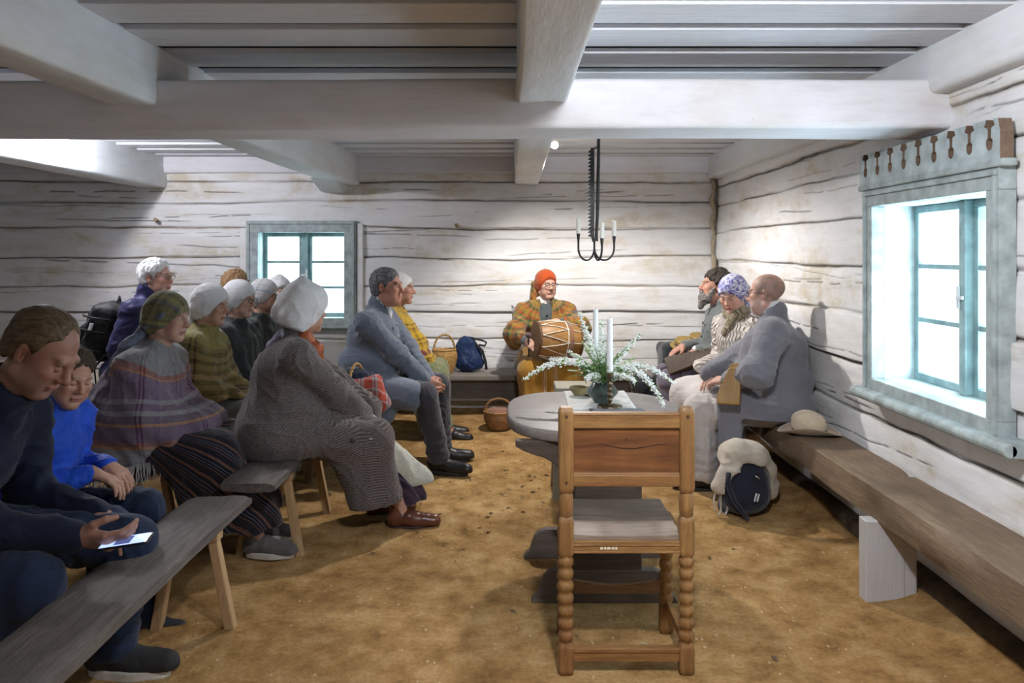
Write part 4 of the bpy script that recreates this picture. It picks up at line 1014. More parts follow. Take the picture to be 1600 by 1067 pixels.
# twigs, straw and leaf crumbs trodden into the floor
r = random.Random(11)
proto = None
for i in range(140):
    while True:
        x = r.uniform(-1.0, 1.5); y = r.uniform(2.4, 6.2)
        if i < 90: x = r.gauss(-.15, .35); y = r.gauss(4.9, .5)
        if -1.1 < x < 1.6 and 2.3 < y < 6.3: break
    if proto is None:
        m = MB(); m.add([(0,0,0),(.012,.006,.003),(.026,.002,.001),(.014,-.005,.004),(.013,0,-.001)], [(0,3,1),(1,3,2),(0,1,4),(1,2,4),(2,3,4),(3,0,4)]); proto = m.build('leaf_crumb', plain('dry_crumb', (.17,.115,.06), .9, var=.5, scale=3)); o = proto
        p2 = proto.copy(); p2.data = proto.data.copy(); p2.data.materials[0] = plain('pale_crumb', (.45,.36,.2), .9)
    else: o = (proto if r.random() < .72 else p2).copy(); COL.objects.link(o)
    s = r.uniform(.5, 1.7); o.scale = (s, s, s); o.location = (x, y, ground(x, y)+.001); o.rotation_euler = (r.uniform(-.3,.3), r.uniform(-.2,.2), r.uniform(0, 6.3)); tag(o, 'dry leaf crumb lying on the earth floor', 'leaf crumb', 'dry crumbs scattered on the floor')
# ================================================================== people: posed bodies grown as one skin, clothes over them
SKIN = attrcol('skin', .5, .12, .06)
def unit(v): v = np.asarray(v, float); return v/(np.linalg.norm(v)+1e-12)
def ik(a, b, l1, l2, pole):
    a, b = V3(*a), V3(*b); d = b-a; D = np.linalg.norm(d); k = max(1, D/(l1+l2)*1.002); l1 *= k; l2 *= k; n = d/D
    x = (l1*l1-l2*l2+D*D)/(2*D); h = math.sqrt(max(0, l1*l1-x*x)); p = V3(*pole); p = unit(p-n*(p @ n)); return a+n*x+p*h
class Person:
    def __init__(s, loc, yaw, label, seat=.45, lean=.08, sc=1., head=(0, 0, 0), nl=.12, nlen=.15, side=0., knee=.44, spread=.10, feet=(.47, .47), footy=.11, kz=.05,
                 handR=None, handL=None, elbR=(-.35,-.22,-1), elbL=(-.35,.22,-1), sw=.18, girth=1., skin=(.52,.30,.22), twist=0.):
        s.root = empty('person', loc, yaw, label, 'person'); s.root.scale = (sc,)*3; s.sc, s.loc, s.yaw = sc, V3(*loc), yaw
        s.skin = np.array(skin); s.g = girth
        P = s.P = V3(0, 0, seat/sc+.09); s.u = unit((math.sin(lean), math.sin(side), math.cos(lean))); u = s.u
        s.f = unit(np.cross((0, 1, 0), u)) if abs(u[1]) < .9 else V3(1, 0, 0)
        T = np.array(Matrix.Rotation(twist, 3, 'Z')); s.T = T; s.lat = T @ V3(0, 1, 0)
        s.S = P+.46*u; s.N = P+.505*u; nd = unit((math.sin(lean*.5+nl), math.sin(side), math.cos(lean*.5+nl))); s.H = s.N+nd*nlen+V3(.02*math.cos(head[0]), .02*math.sin(head[0]), 0)
        s.R = rotm(*head); s.sh = {-1: s.S-s.lat*sw, 1: s.S+s.lat*sw}
        s.hip = {-1: P+V3(0, -.09, 0), 1: P+V3(0, .09, 0)}; s.kn = {}; s.an = {}
        for i, sg in enumerate((-1, 1)):
            s.kn[sg] = V3(knee[i] if isinstance(knee, tuple) else knee, sg*spread, seat/sc+kz); s.an[sg] = V3(feet[i], sg*footy, .085/sc)
        s.wr = {-1: s.w2l(handR) if handR is not None else V3(.30, -.10, seat/sc+.14), 1: s.w2l(handL) if handL is not None else V3(.30, .10, seat/sc+.14)}
        s.el = {-1: ik(s.sh[-1], s.wr[-1], .29, .26, elbR), 1: ik(s.sh[1], s.wr[1], .29, .26, elbL)}
        c = s.l2w(s.H); print('HEAD', label[:34], round(CX+c[0]/c[1]*F), round(HY-(c[2]-CH)/c[1]*F))
    def w2l(s, w):
        d = V3(*w)-s.loc; c, q = math.cos(-s.yaw), math.sin(-s.yaw); return V3(d[0]*c-d[1]*q, d[0]*q+d[1]*c, d[2])/s.sc
    def l2w(s, l):
        c, q = math.cos(s.yaw), math.sin(s.yaw); l = V3(*l)*s.sc; return s.loc+V3(l[0]*c-l[1]*q, l[0]*q+l[1]*c, l[2])
    def h(s, *p): return s.H+s.R @ V3(*p)
    def hl(s, V): return (V-s.H) @ s.R
    def hell(s, c, r, k=.012, sg=1, R=None): return ell(s.h(*c), r, s.R if R is None else s.R @ R, k, sg)
    def hcap(s, a, b, ra, rb=None, k=.01, sg=1): return cap(s.h(*a), s.h(*b), ra, rb, k, sg)
    def head_prims(s, jaw=1., nose=1., fat=0.):
        e = s.hell; c = s.hcap
        p = [e((-.018,0,.038), (.096,.076,.080), .02), e((.022,0,-.028), (.068,.060,.086), .02), c((-.01,.048,-.062), (.055,.018,-.096), .020*jaw, .018*jaw, .022), c((-.01,-.048,-.062), (.055,-.018,-.096), .020*jaw, .018*jaw, .022),
             e((.064,0,-.097), (.024,.026,.019), .018), c((.078,-.034,.026), (.078,.034,.026), .0125, k=.016), c((.086,0,.015), (.104,0,-.022), .0075*nose, .0115*nose, .012), e((.106*1,0,-.024), (.012*nose,.0125,.011), .008),
             e((.094,.013,-.029), (.010,.008,.008), .006), e((.094,-.013,-.029), (.010,.008,.008), .006),
             e((.062,.042,-.016), (.024,.022,.024), .02), e((.062,-.042,-.016), (.024,.022,.024), .02), e((.05,.040,-.058), (.028+fat,.024+fat,.03+fat), .02), e((.05,-.040,-.058), (.028+fat,.024+fat,.03+fat), .02),
             e((.086,.031,.008), (.014,.016,.011), .010, -1), e((.086,-.031,.008), (.014,.016,.011), .010, -1),
             e((.074,.031,.007), (.0135,.0145,.0125), .003), e((.074,-.031,.007), (.0135,.0145,.0125), .003),
             c((.086,-.017,-.056), (.086,.017,-.056), .0062, k=.006), e((.090,0,-.0565), (.008,.014,.005), .004), c((.084,-.014,-.066), (.084,.014,-.066), .0072, k=.006), c((.094,-.022,-.0607), (.094,.022,-.0607), .0016, k=.004, sg=-1)]
        for sg in (-1, 1):
            Re = np.array(Matrix.Rotation(sg*.35, 3, 'Z') @ Matrix.Rotation(-.2, 3, 'Y'))
            p += [ell(s.h(-.012, sg*.078, -.002), (.019,.0065,.032), s.R @ Re, .006), ell(s.h(-.004, sg*.083, .002), (.009,.004,.016), s.R @ Re, .004, -1)]
        if fat: p += [e((.02,0,-.085), (.06,.055,.03+fat), .03)]
        return p
    def hand(s, sg, D, N, curl=(.5,.5,.5,.5), thumb=.3, spread=.12, W=None):
        W = s.wr[sg] if W is None else V3(*W); D = unit(D); N = V3(*N); N = unit(N-D*(N @ D)); L = np.cross(D, N)*(1 if sg < 0 else -1)
        p = [cap(W-D*.02, W+D*.02, .024, .024, .02)]
        for i, (o, lf) in enumerate(((.029,.95), (.0095,1.06), (-.0105,1.0), (-.029,.80))):
            kb = W+D*(.090-.004*abs(i-1))+L*o; p.append(cap(W+D*.015+L*o*.55, kb, .0155, .0118, .014)); a = 0; q = kb; dd = unit(D+L*o*spread*10/3.)
            for j, (ln, r0, r1, b) in enumerate(((.043,.0098,.0090,.75), (.027,.0090,.0083,1.0), (.021,.0083,.0068,.7))):
                a += curl[i]*b; v = dd*math.cos(a)+N*math.sin(a); q2 = q+v*ln*lf; p.append(cap(q, q2, r0, r1, .0035)); q = q2
        t0 = W+D*.022+L*.020+N*.006; t1 = t0+unit(D*.75+L*.75+N*.25)*.038; t2 = t1+unit(D*(1-thumb*.3)+L*(.45-thumb*.6)+N*(.15+thumb))*.032; t3 = t2+unit(D*(1-thumb*.5)+L*(.15-thumb*.8)+N*(.15+thumb))*.026
        p += [cap(t0, t1, .0165, .0120, .012), cap(t1, t2, .0112, .0102, .004), cap(t2, t3, .0100, .0078, .004)]
        s.knuck = W+D*.09; return p
    def body(s, hands=(), face=None, res=.013, fr=.0042, hr=.0042, eyes='open', lips=(.46,.20,.17), brow=(.16,.11,.08), iris=(.12,.12,.10), extra=(), jaw=1, nose=1, fat=0, redness=.5, scalp=None, stubble=None):
        g = s.g; p = [ell(s.P, (.12*g,.15*g,.11)), ell(s.P+.16*s.u, (.105*g,.135*g,.13), k=.05), ell(s.P+.34*s.u, (.11*g,.15,.15), k=.05), cap(s.sh[-1]*.9+s.sh[1]*.1-s.u*.06, s.sh[1]*.9+s.sh[-1]*.1-s.u*.06, .045, .045, .05), cap(s.N-s.u*.05, s.sh[-1]*.5+s.sh[1]*.5-s.u*.05, .05, .05, .04), cap(s.N-s.u*.05, s.H-s.R @ V3(.01,0,.05), .062, .055, .03)]
        for q in (-1, 1):
            p += [cap(s.sh[q]-s.u*.045, s.el[q], .042, .036, .03), cap(s.el[q], s.wr[q], .037, .026, .02), cap(s.hip[q], s.kn[q], .075, .052, .05), cap(s.kn[q], s.an[q], .05, .034, .03), cap(s.an[q]-V3(.01,0,.03), s.an[q]+V3(.07,0,-.04), .028, .020, .03)]
        p += s.head_prims(jaw, nose, fat)
        fine = [(s.H, .145, fr)]
        for pr, W in hands: p += pr; fine.append((W, .115, hr))
        p += list(extra)
        def col(V):
            L = s.hl(V); C = np.tile(s.skin, (len(V), 1)); n = fbm(V*30, 3, 3)[:, None]
            red = np.array([1.06, .80, .76])
            def blend(w, c): nonlocal C; w = np.clip(w, 0, 1)[:, None]; C = C*(1-w)+np.asarray(c)*w
            dist = lambda c, r: np.sqrt((((L-np.array(c))/np.array(r))**2).sum(1))
            isH = dist((0,0,0), (1,1,1)) < .16
            for sg in (-1, 1):
                blend(redness*.8*np.exp(-dist((.075,sg*.042,-.022), (.03,.03,.024))**2)*isH, s.skin*red)
                blend(redness*np.exp(-dist((-.012,sg*.082,0), (.03,.014,.035))**2)*isH, s.skin*red)
            blend(redness*np.exp(-dist((.108,0,-.024), (.018,.018,.016))**2)*isH, s.skin*red)
            inband = (np.abs(L[:, 1]) < .027) & (L[:, 0] > .06)
            blend(np.exp(-((L[:, 2]+.0562)/.0062)**2)*inband*1.2*(1-(np.abs(L[:, 1])/.027)**2), lips); blend(np.exp(-((L[:, 2]+.066)/.0066)**2)*inband*1.1*(1-(np.abs(L[:, 1])/.025)**2), lips)
            blend(np.exp(-((L[:, 2]+.0608)/.0019)**2)*inband*.9, np.array(lips)*.35)
            for sg in (-1, 1):
                y = L[:, 1]*sg; fr_ = (L[:, 0] > .05)
                arch = .029-.10*np.clip(y-.038, -.03, .03)**2*10; blend(.75*np.exp(-((L[:, 2]-arch-.002)/.0040)**2)*((y > .014) & (y < .052) & fr_), brow)
                if eyes == 'open':
                    e = (((y-.031)/.0135)**2+((L[:, 2]-.006)/.0062)**2); m = (e < 1) & fr_; blend(m*1., (.55,.52,.50)); blend(((((y-.032)/.0058)**2+((L[:, 2]-.006)/.0062)**2) < 1)*fr_*1., iris)
                    blend(np.exp(-((e-1.1)/.3)**2)*fr_*.75, s.skin*.35)
                else:
                    z0 = -.001+((y-.031)/.0135)**2*.003; blend(np.exp(-((L[:, 2]-z0)/.0020)**2)*(np.abs(y-.031) < .015)*fr_*.9, s.skin*.28)
                    blend(np.exp(-((L[:, 2]-.015)/.0025)**2)*(np.abs(y-.031) < .014)*fr_*.3, s.skin*.5)
                blend(np.exp(-dist((.101, sg*.0075, -.0345), (.006,.0035,.003))**2)*.8, s.skin*.3)
            if scalp is not None:
                sm = lambda q, wd=.022: np.clip(q/wd+.5, 0, 1); w = sm(L[:, 2]-.01+.75*(L[:, 0]-.0))*sm(.045-L[:, 0], .03)*isH*sm(L[:, 2]+.045); w = np.maximum(w, sm(-.01-L[:, 0])*sm(L[:, 2]+.05)*isH); top = np.exp(-(np.abs(L[:, 1])/.045)**4)*(L[:, 2] > .07)
                blend(w*(.75-.5*top)*(.8+.4*n[:, 0]), scalp)
            if stubble is not None:
                sm = lambda q, wd=.018: np.clip(q/wd+.5, 0, 1); w = sm(-.035+.5*np.clip(-L[:, 0]+.03, 0, .1)-L[:, 2])*isH*sm(L[:, 0])*sm(L[:, 2]+.122); blend(w*.55*(.8+.5*n[:, 0])*(1-np.exp(-((L[:, 2]+.061)/.012)**2)*inband), stubble)
            return np.clip(C*(1+.07*n), 0, 1)
        return solid('body', p, SKIN, s.root, res, fine, col=col)
    # ---- hair / beard as masses of strands over the skull
    def hair(s, m, prims=None, plane=((.07,0,.06), (.62,0,-.78)), infl=.012, name='hair', amp=.005, freq=(60,60,14), res=.0045, cut2=None, lo=-.10, line=((-.10,-.07),(-.06,-.045),(-.035,-.028),(-.028,.004),(0,.012),(.03,.032),(.05,.060),(.075,.072),(.10,.065))):
        if prims is None: prims = [s.hell((-.018,0,.040), (.096+infl,.076+infl,.080+infl), .02), s.hell((-.045,0,-.02), (.065,.068+infl,.07), .03)]
        p0, nn = np.array(plane[0]), unit(plane[1])
        def cut(X, Y, Z):
            x, y, z = X-s.H[0], Y-s.H[1], Z-s.H[2]; R = s.R
            a, b, c = [x*R[0, i]+y*R[1, i]+z*R[2, i] for i in range(3)]
            d = np.maximum((a-np.interp(c, [q[0] for q in line], [q[1] for q in line]))*.85, lo-c)
            ear = .026-np.sqrt((a+.008)**2+(np.abs(b)-.085)**2+(c+.004)**2); d = np.maximum(d, ear)
            return np.maximum(d, cut2(a, b, c)) if cut2 else d
        fq = np.array(freq)
        return solid(name, prims, m, s.root, res, cut=cut, fade=infl*.95, disp=lambda V: amp*fbm(s.hl(V)*fq, 3, 3)+amp*.5*fbm(s.hl(V)*fq*2.5, 9, 2))
    def mass(s, name, prims, m, res=.006, amp=.004, freq=40, cut=None, pat=None, smooth=0, fold=None):
        return solid(name, prims, m, s.root, res, cut=cut, smooth=smooth, pat=pat, disp=(fold or (lambda V: amp*fbm(V*freq, 5, 3))))
    # ---- headscarf: cloth bound over the skull, ears covered, gathered at the nape
    def scarf(s, m, puff=.014, plane=((.088,0,.060), (.80,0,-.60)), tail=True, peak=0., name='headscarf', res=.006, amp=.005, pat=True, low=-.10, tails=None, drop=0., fq=9):
        pr = [s.hell((-.018,0,.042), (.098+puff,.079+puff,.084+puff), .02), s.hell((-.05-puff*.5,0,-.02), (.062+puff,.070+puff*.8,.07), .04), s.hcap((-.085-puff,0,-.045), (-.095-puff,0,-.06), .03+puff*.3, .028, .03)]
        if peak: pr += [s.hcap((-.03,0,.09+puff), (-.02-peak*.2,0,.10+peak+puff), .05, .018, .05), s.hcap((-.09,0,.02), (-.135-peak*.4,0,-.005), .055, .035, .05)]
        if drop: pr += [s.hcap((-.06,-.03,-.05), (-.07,-.045,-.05-drop), .06, .05, .05), s.hcap((-.06,.03,-.05), (-.07,.045,-.05-drop), .06, .05, .05)]
        p0, nn = np.array(plane[0]), unit(plane[1])
        def cut(X, Y, Z):
            x, y, z = X-s.H[0], Y-s.H[1], Z-s.H[2]; R = s.R; a, b, c = [x*R[0, i]+y*R[1, i]+z*R[2, i] for i in range(3)]
            return np.maximum((a-p0[0])*nn[0]+(c-p0[2])*nn[2]+.25*np.abs(b)*0, low-drop-c-.4*np.minimum(a+.05, 0))
        def dis(V):
            L = s.hl(V); r_ = unit_rows(L-np.array([-.10, 0, -.05])); st = np.sin(np.arctan2(r_[:, 1], r_[:, 2])*fq+2*vnoise(L*12, 3)); dd = np.linalg.norm(L-np.array([-.10,0,-.05]), axis=1)
            return amp*.5*st*np.clip(1.3-dd/.17, .1, 1)+amp*.8*vnoise(L*np.array([9,13,13]), 4)+amp*.5*np.clip(1-3*np.abs(vnoise(L*np.array([12,9,14])+.5, 8)), 0, 1)
        def pt(V): L = s.hl(V); return np.stack([np.arctan2(L[:, 1], L[:, 2]+.02)*.09, L[:, 0]-L[:, 2]*.3, L[:, 2]], -1)
        o = solid(name, pr, m, s.root, res, cut=cut, disp=dis, pat=pt)
        if tail:
            T = tails or [[(-.10,0,-.055), (-.115,-.02,-.10), (-.12,-.035,-.16)], [(-.10,0,-.055), (-.12,.02,-.10), (-.12,.03,-.15)]]; pp = [s.hell((-.108-puff*.5,0,-.055), (.018,.022,.016), .01)]
            for t in T:
                for i in range(len(t)-1): pp.append(s.hcap(t[i], t[i+1], .014+.006*i, .02+.003*i, .012))
            solid('scarf_knot', pp, m, s.root, .007, disp=lambda V: .004*fbm(V*35, 5, 3), pat=pt)
        return o
    def glasses(s, m, w=.024, h=.017, z=.006):
        for sg in (-1, 1):
            mb = MB(); mb.tube([s.h(.104-.08*abs(math.cos(t))*.06, sg*(.031+w*math.cos(t)), z+h*math.sin(t)) for t in np.linspace(0, 2*PI, 25)[:-1]], .0019, 6, closed=True)
            mb.tube([s.h(.101, sg*(.031+w), z+.006), s.h(.09, sg*.074, z+.007), s.h(.0, sg*.084, z+.006), s.h(-.015, sg*.084, z-.008)], .0017, 6); mb.build('spectacle_frame', m, s.root, smooth=True)
        mb = MB(); mb.tube([s.h(.104, -.008, z+.004), s.h(.107, 0, z+.007), s.h(.104, .008, z+.004)], .0017, 6); mb.build('spectacle_bridge', m, s.root, smooth=True)
    # ---- garments
    def torso(s, i=.03, belly=0., k=.05):
        g = s.g; return [ell(s.P+V3(0,0,-.01), (.125*g+i+belly*.5,.155*g+i,.11+i*.5), k=k), ell(s.P+.15*s.u+s.f*belly*.5, (.11*g+i+belly,.138*g+i,.15), k=k), ell(s.P+.32*s.u, (.112*g+i,.150+i*.7,.16), k=k), cap(s.sh[-1]*.92+s.sh[1]*.08-s.u*.055, s.sh[1]*.92+s.sh[-1]*.08-s.u*.055, .060+i*.5, k=k)]+[cap(s.N-s.u*.045, s.sh[q]-s.u*.045, .068+i*.3, .050+i*.5, k=.035) for q in (-1, 1)]
    def arms(s, i=.022, cuff=.036, sides=(-1, 1), back=.012, k=.03):
        p = []
        for q in sides:
            w = s.wr[q]+unit(s.el[q]-s.wr[q])*back; p += [cap(s.sh[q]-s.u*.03, s.el[q], .047+i, .042+i, k), cap(s.el[q], w, .040+i, cuff, k)]
        return p
    def collar(s, h=.035, r=.072): return [cap(s.N-s.u*.045, s.N+s.u*h, r, r*.96, k=.012)]
    def neckhole(s, r=.060, k=.006): return [cap(s.N-s.u*.02, s.H, r, r, k=k, s=-1)]
    def thighs(s, i=.02, to=1., k=.05): return [cap(s.hip[q], s.hip[q]+(s.kn[q]-s.hip[q])*to, .085+i, .062+i, k=k) for q in (-1, 1)]
    def garment(s, name, prims, m, res=.009, amp=.007, freq=(12,12,12), cut=None, pat='az', fine=(), fold=None, wr=1.):
        fq = np.array(freq)
        def dis(V):
            d = amp*.6*fbm(V*fq, 5, 3)
            rg = 1-2*np.abs(vnoise(V*fq*np.array([.9, .9, 1.5])+2.2*vnoise(V*fq*.5, 13)[:, None], 6)); d = d+amp*.8*np.clip(rg, 0, 1)**2-amp*.3
            for q in (-1, 1):                      # creases gathering at the elbows and armpits
                for c, rad in ((s.el[q], .10), (s.sh[q]-s.u*.06, .10)):
                    t = np.linalg.norm(V-c, axis=1); d = d+wr*.0045*np.exp(-(t/rad)**2)*np.sin((V-c) @ unit(s.wr[q]-s.sh[q])*130+3*vnoise(V*14, 2))
            if fold is not None: d = d+fold(V)
            return d
        def pt(V):
            if pat == 'cape':
                c = s.N; x, y = V[:, 0]-c[0]*1.0, V[:, 1]; h = c[2]-V[:, 2]; return np.stack([np.arctan2(y, -x)*.30, np.sqrt(np.maximum(h, 0)**2+.35*(x*x+y*y)), y], -1)
            if pat == 'skirt':
                c = s.P+V3(-.08, 0, .22); x, z = V[:, 0]-c[0], V[:, 2]-c[2]; return np.stack([np.arctan2(-z, x)*.42+V[:, 1]*.55*np.sign(V[:, 1]), np.hypot(x, z), V[:, 1]], -1)
            return np.stack([np.arctan2(V[:, 1], -(V[:, 0]-s.S[0]*.6))*.25, V[:, 2]+V[:, 0]*.25, V[:, 0]], -1)
        return solid(name, prims, m, s.root, res, fine=fine, cut=cut, disp=dis, pat=pt)
    def trousers(s, m, i=.012, hem=.06, to=.1, res=.010, flare=0):
        p = [ell(s.P, (.13*s.g,.16*s.g,.11), k=.05)]+s.thighs(i)
        for q in (-1, 1): e = s.an[q]+(s.kn[q]-s.an[q])*.08; p += [cap(s.kn[q]-V3(0,0,.0), e, .062+i, hem+flare, .035)]
        cut = lambda X, Y, Z: np.maximum(.075/s.sc-Z, -.3)+X*0+Y*0
        def fd(V): 
            z = V[:, 2]; return .004*np.sin(z*95+4*vnoise(V*9, 4))*np.exp(-((z-.2)/.12)**2)+.005*np.sin((V[:, 0]-s.kn[-1][0])*90+3*vnoise(V*10, 7))*np.exp(-((V[:, 0]-s.kn[-1][0]+.06)/.08)**2)
        return s.garment('trousers', p, m, res, .006, (11,11,11), cut=cut, fold=fd, wr=0)
    def skirt(s, m, hem=.16, zhem=.06, back=-.10, k=.09, res=.011, name='skirt', pleats=24, front=.10, pa=.006, waist=True, wid=.13, pat='skirt'):
        p = [ell(s.P+V3(-.01,0,0), (.16*s.g,.19*s.g,.13), k=k)]+[cap(s.hip[q]+V3(0,0,.02), s.kn[q]+V3(.0,0,.02), .115*s.g, .088, k) for q in (-1, 1)] if waist else []
        for q in (-1, 1): p += [cap(s.kn[q]+V3(-.02,0,0), V3(s.an[q][0]+front, q*wid, zhem), .09, hem*.62, k), cap(s.kn[q]+V3(-.16,0,-.03), V3(s.an[q][0]+back, q*wid, zhem), .09, hem*.62, k)]
        p += [cap(s.kn[-1]+V3(-.04,0,-.01), s.kn[1]+V3(-.04,0,-.01), .085, k=k), cap(V3(s.an[-1][0]+front-.03, -wid, zhem), V3(s.an[1][0]+front-.03, wid, zhem), hem*.55, k=k), cap((s.kn[-1]+s.kn[1])/2+V3(-.04,0,-.03), V3(s.an[1][0]+front-.04, 0, zhem), .10, hem*.6, k)]
        def fd(V):
            L = V-V3(s.kn[1][0]-.1, 0, 0); a = np.arctan2(L[:, 1], L[:, 0]); return pa*np.sin(a*pleats+2*vnoise(V*5, 3))*np.clip((s.kn[1][2]+.02-V[:, 2])/.2, .12, 1)
        cut = lambda X, Y, Z: zhem-Z+X*0+Y*0
        return s.garment(name, p, m, res, .006, (8,8,8), cut=cut, fold=fd, wr=0, pat=pat)
    def shoes(s, m, sole, L=.155, yaws=(0, 0), sides=(-1, 1), high=.02, res=.007, white=False):
        for q, yw in zip((-1, 1), yaws):
            if q not in sides: continue
            a = s.an[q]; z0 = 0.0; R = rotm(yw); d = R @ V3(1, 0, 0)
            f = lambda x, y, z: V3(*(V3(a[0], a[1], 0)+R @ V3(x, y, 0)+V3(0, 0, z)))
            p = [cap(f(-.045,0,.058), f(.035,0,.066), .040, .040, .03), cap(f(.03,0,.058), f(L-.005,q*.008,.044), .038, .031, .03), cap(f(-.03,0,.07), f(-.028,0,.09+high), .040, .038, .02), cap(f(.08,0,.04), f(L,q*.006,.038), .042, .036, .02)]
            o = solid('shoe', p, m, s.root, res, cut=lambda X, Y, Z: .024-Z+X*0+Y*0, disp=lambda V: .0015*fbm(V*50, 2, 2)); ol = []
            for t in np.linspace(0, 2*PI, 40)[:-1]:
                cx, cy = math.cos(t), math.sin(t); x = (.055+.118*cx*(L+.045)/.2); w = .043*(1 if x < .02 else 1+.12*math.sin(min(1, (x-.02)/.1)*PI)); ol.append(f(x, w*cy*(1-.35*max(0, -(x-.01)/.08)*0), 0))
            mb = MB(); k = len(ol); h = .034 if white else .026
            mb.add([(v[0], v[1], z0+.002) for v in ol]+[(v[0], v[1], h) for v in ol], [tuple(range(k-1, -1, -1)), tuple(range(k, 2*k))]+[(i, (i+1) % k, (i+1) % k+k, i+k) for i in range(k)]); so = mb.build('sole', sole, s.root, bevel=.005)
            if white:
                for j in range(4):
                    x = .035+j*.02; mb = MB(); mb.tube([f(x, -.022, .088-j*.006), f(x+.004, 0, .099-j*.007), f(x, .022, .088-j*.006)], .003, 6); mb.build('lace', sole, s.root)
def unit_rows(V): return V/(np.linalg.norm(V, axis=1)[:, None]+1e-9)
def hairmat(name, c1, c2):
    if name in MATS: return MATS[name]
    n = NT(name); v = n.coord((.18, 1, .8)); f = n.noise(v, 110, 4, .65, .4); n.base(n.ramp(f, [(.3, c1), (.7, c2)])); n.bump(n.noise(v, 160, 3, .7, .4), .8, .004); MATS[name] = n.set(.6, 0, .3); return MATS[name]
# ================================================================== the sixteen people
WHITE_SC = fabric('white_headscarf', (.66,.66,.67), 200, .08, .9, .3)
SHIRT = fabric('white_shirt', (.68,.68,.70), 300, .05)
GREYW = fabric('blue_grey_wool', (.115,.135,.175), 420, .12, .95, .4, .3); GREY2 = fabric('grey_wool', (.165,.165,.19), 420, .12, .95, .4, .3); GREY3 = fabric('green_grey_wool', (.125,.14,.14), 420, .12, .95, .4, .3)
CHAR = fabric('charcoal_cloth', (.035,.033,.04), 300, .2); BLKL = plain('black_leather', (.012,.011,.012), .38, var=.3, bump=.1); SOLEB = plain('black_rubber', (.02,.018,.017), .7); TANL = plain('brown_leather', (.12,.04,.022), .3, var=.3, bump=.1)
def seat_loc(px, Y, X=None): x = (px-CX)*Y/F if X is None else X; return (x, Y, ground(x, Y))
def buttons(P, pts, m, r=.011):
    for p in pts:
        mb = MB(); mb.sphere(p, (r*.5, r, r), 10, 6); mb.build('button', m, P.root, smooth=True)

# --- 1 seated man in grey frock coat, hands clasped
Y = 5.4; gz = ground(-.9, Y)
p = Person((-1.03, Y, gz), -.16, 'person in a blue grey wool coat with short grey hair, sitting with clasped hands', seat=.47, lean=.22, sc=1.04, head=(-.10, .02, 0), nl=.16, knee=.47, feet=(.56,.50), footy=.14, spread=.17, handR=(-.585, 5.30, .645), handL=(-.575, 5.42, .64), elbR=(-.5,-.7,-.8), elbL=(-.3,.6,-1), sw=.205, girth=1.22, skin=(.40,.20,.14))
hr = p.hand(-1, (.75, .35, -.50), (.1,.9,-.35), (.55,.6,.6,.65), .35); hl = p.hand(1, (.70,-.35,-.52), (.1,-.9,-.3), (.75,.75,.75,.7), .3)
p.body([(hr, p.wr[-1]+V3(.06,0,-.03)), (hl, p.wr[1]+V3(.06,0,-.03))], eyes='closed', jaw=1.25, nose=1.15, fat=.004, brow=(.07,.06,.06), redness=.7)
p.hair(hairmat('grey_black_hair', (.025,.025,.03), (.17,.17,.185)), plane=((.060,0,.066), (.70,0,-.55)), infl=.011, amp=.004, lo=-.075)
tails = [cap(p.hip[-1], p.kn[-1]+V3(-.08,-.02,.0), .115, .10, .05), cap(p.hip[-1]+V3(.02,-.07,-.05), p.hip[-1]+V3(.22,-.10,-.17), .085, .06, .06), cap(p.hip[1], p.kn[1]+V3(-.02,.03,.0), .11, .09, .05)]
p.garment('coat', p.torso(.035, .05)+p.arms(.026, .046)+p.collar(.04,.08)+tails+p.neckhole(.066), GREYW, .008, .006, cut=None)
p.mass('shirt_collar', [cap(p.N-p.u*.01+p.f*.010, p.N+p.u*.045+p.f*.008, .068, .066), cap(p.N+p.f*.072+p.u*.0, p.N+p.f*.085-p.u*.05, .022, .014, .02)], SHIRT, .006, .003, 40)
for q in (-1, 1): e = unit(p.el[q]-p.wr[q]); p.mass('cuff', [cap(p.wr[q]+e*.0, p.wr[q]+e*.04, .036, .038, .01)], SHIRT, .006, .001)
p.trousers(CHAR, .016, .072); p.shoes(BLKL, SOLEB, .185, yaws=(-.1, .15))
fr = lambda a, b, c: p.P+p.u*a+p.f*b+V3(0, c, 0)
buttons(p, [fr(.44,.155,-.045), fr(.36,.178,-.03), fr(.27,.195,-.02)], plain('silver_button', (.4,.4,.42), .3, .7)); mb = MB(); mb.sphere(fr(.345,.165,-.10), (.006,.019,.019), 16, 8); mb.build('badge', plain('white_badge', (.7,.74,.76), .3), p.root, smooth=True)
mb = MB(); mb.sphere(fr(.345,.170,-.10), (.004,.008,.008), 12, 8); mb.build('badge_centre', plain('blue_badge', (.15,.25,.4), .3), p.root, smooth=True)

# --- 2 shawled person half hidden behind him
PY = plaid('yellow_plaid', [(0,(.50,.33,.03)),(.30,(.035,.03,.02)),(.38,(.50,.33,.03)),(.55,(.30,.16,.03)),(.72,(.035,.03,.02)),(.80,(.45,.28,.03)),(.9,(.30,.07,.02))], [(0,(.52,.35,.03)),(.35,(.04,.03,.02)),(.44,(.50,.30,.03)),(.62,(.035,.03,.02)),(.68,(.35,.20,.03)),(.85,(.52,.35,.03))], .11, .12)
g2 = ground(-.9, 6.15)
p = Person((-.985, 6.12, g2-.05), .02, 'person in a white cap and yellow black plaid shawl, mostly behind the man in grey', seat=.47, lean=.12, sc=.97, head=(-.06,.0,0), nl=.22, knee=.40, feet=(.52,.48), spread=.10, skin=(.45,.25,.18), girth=1.05)
p.body(eyes='open', redness=.6); p.scarf(WHITE_SC, .010, plane=((.080,0,.062), (.75,0,-.66)))
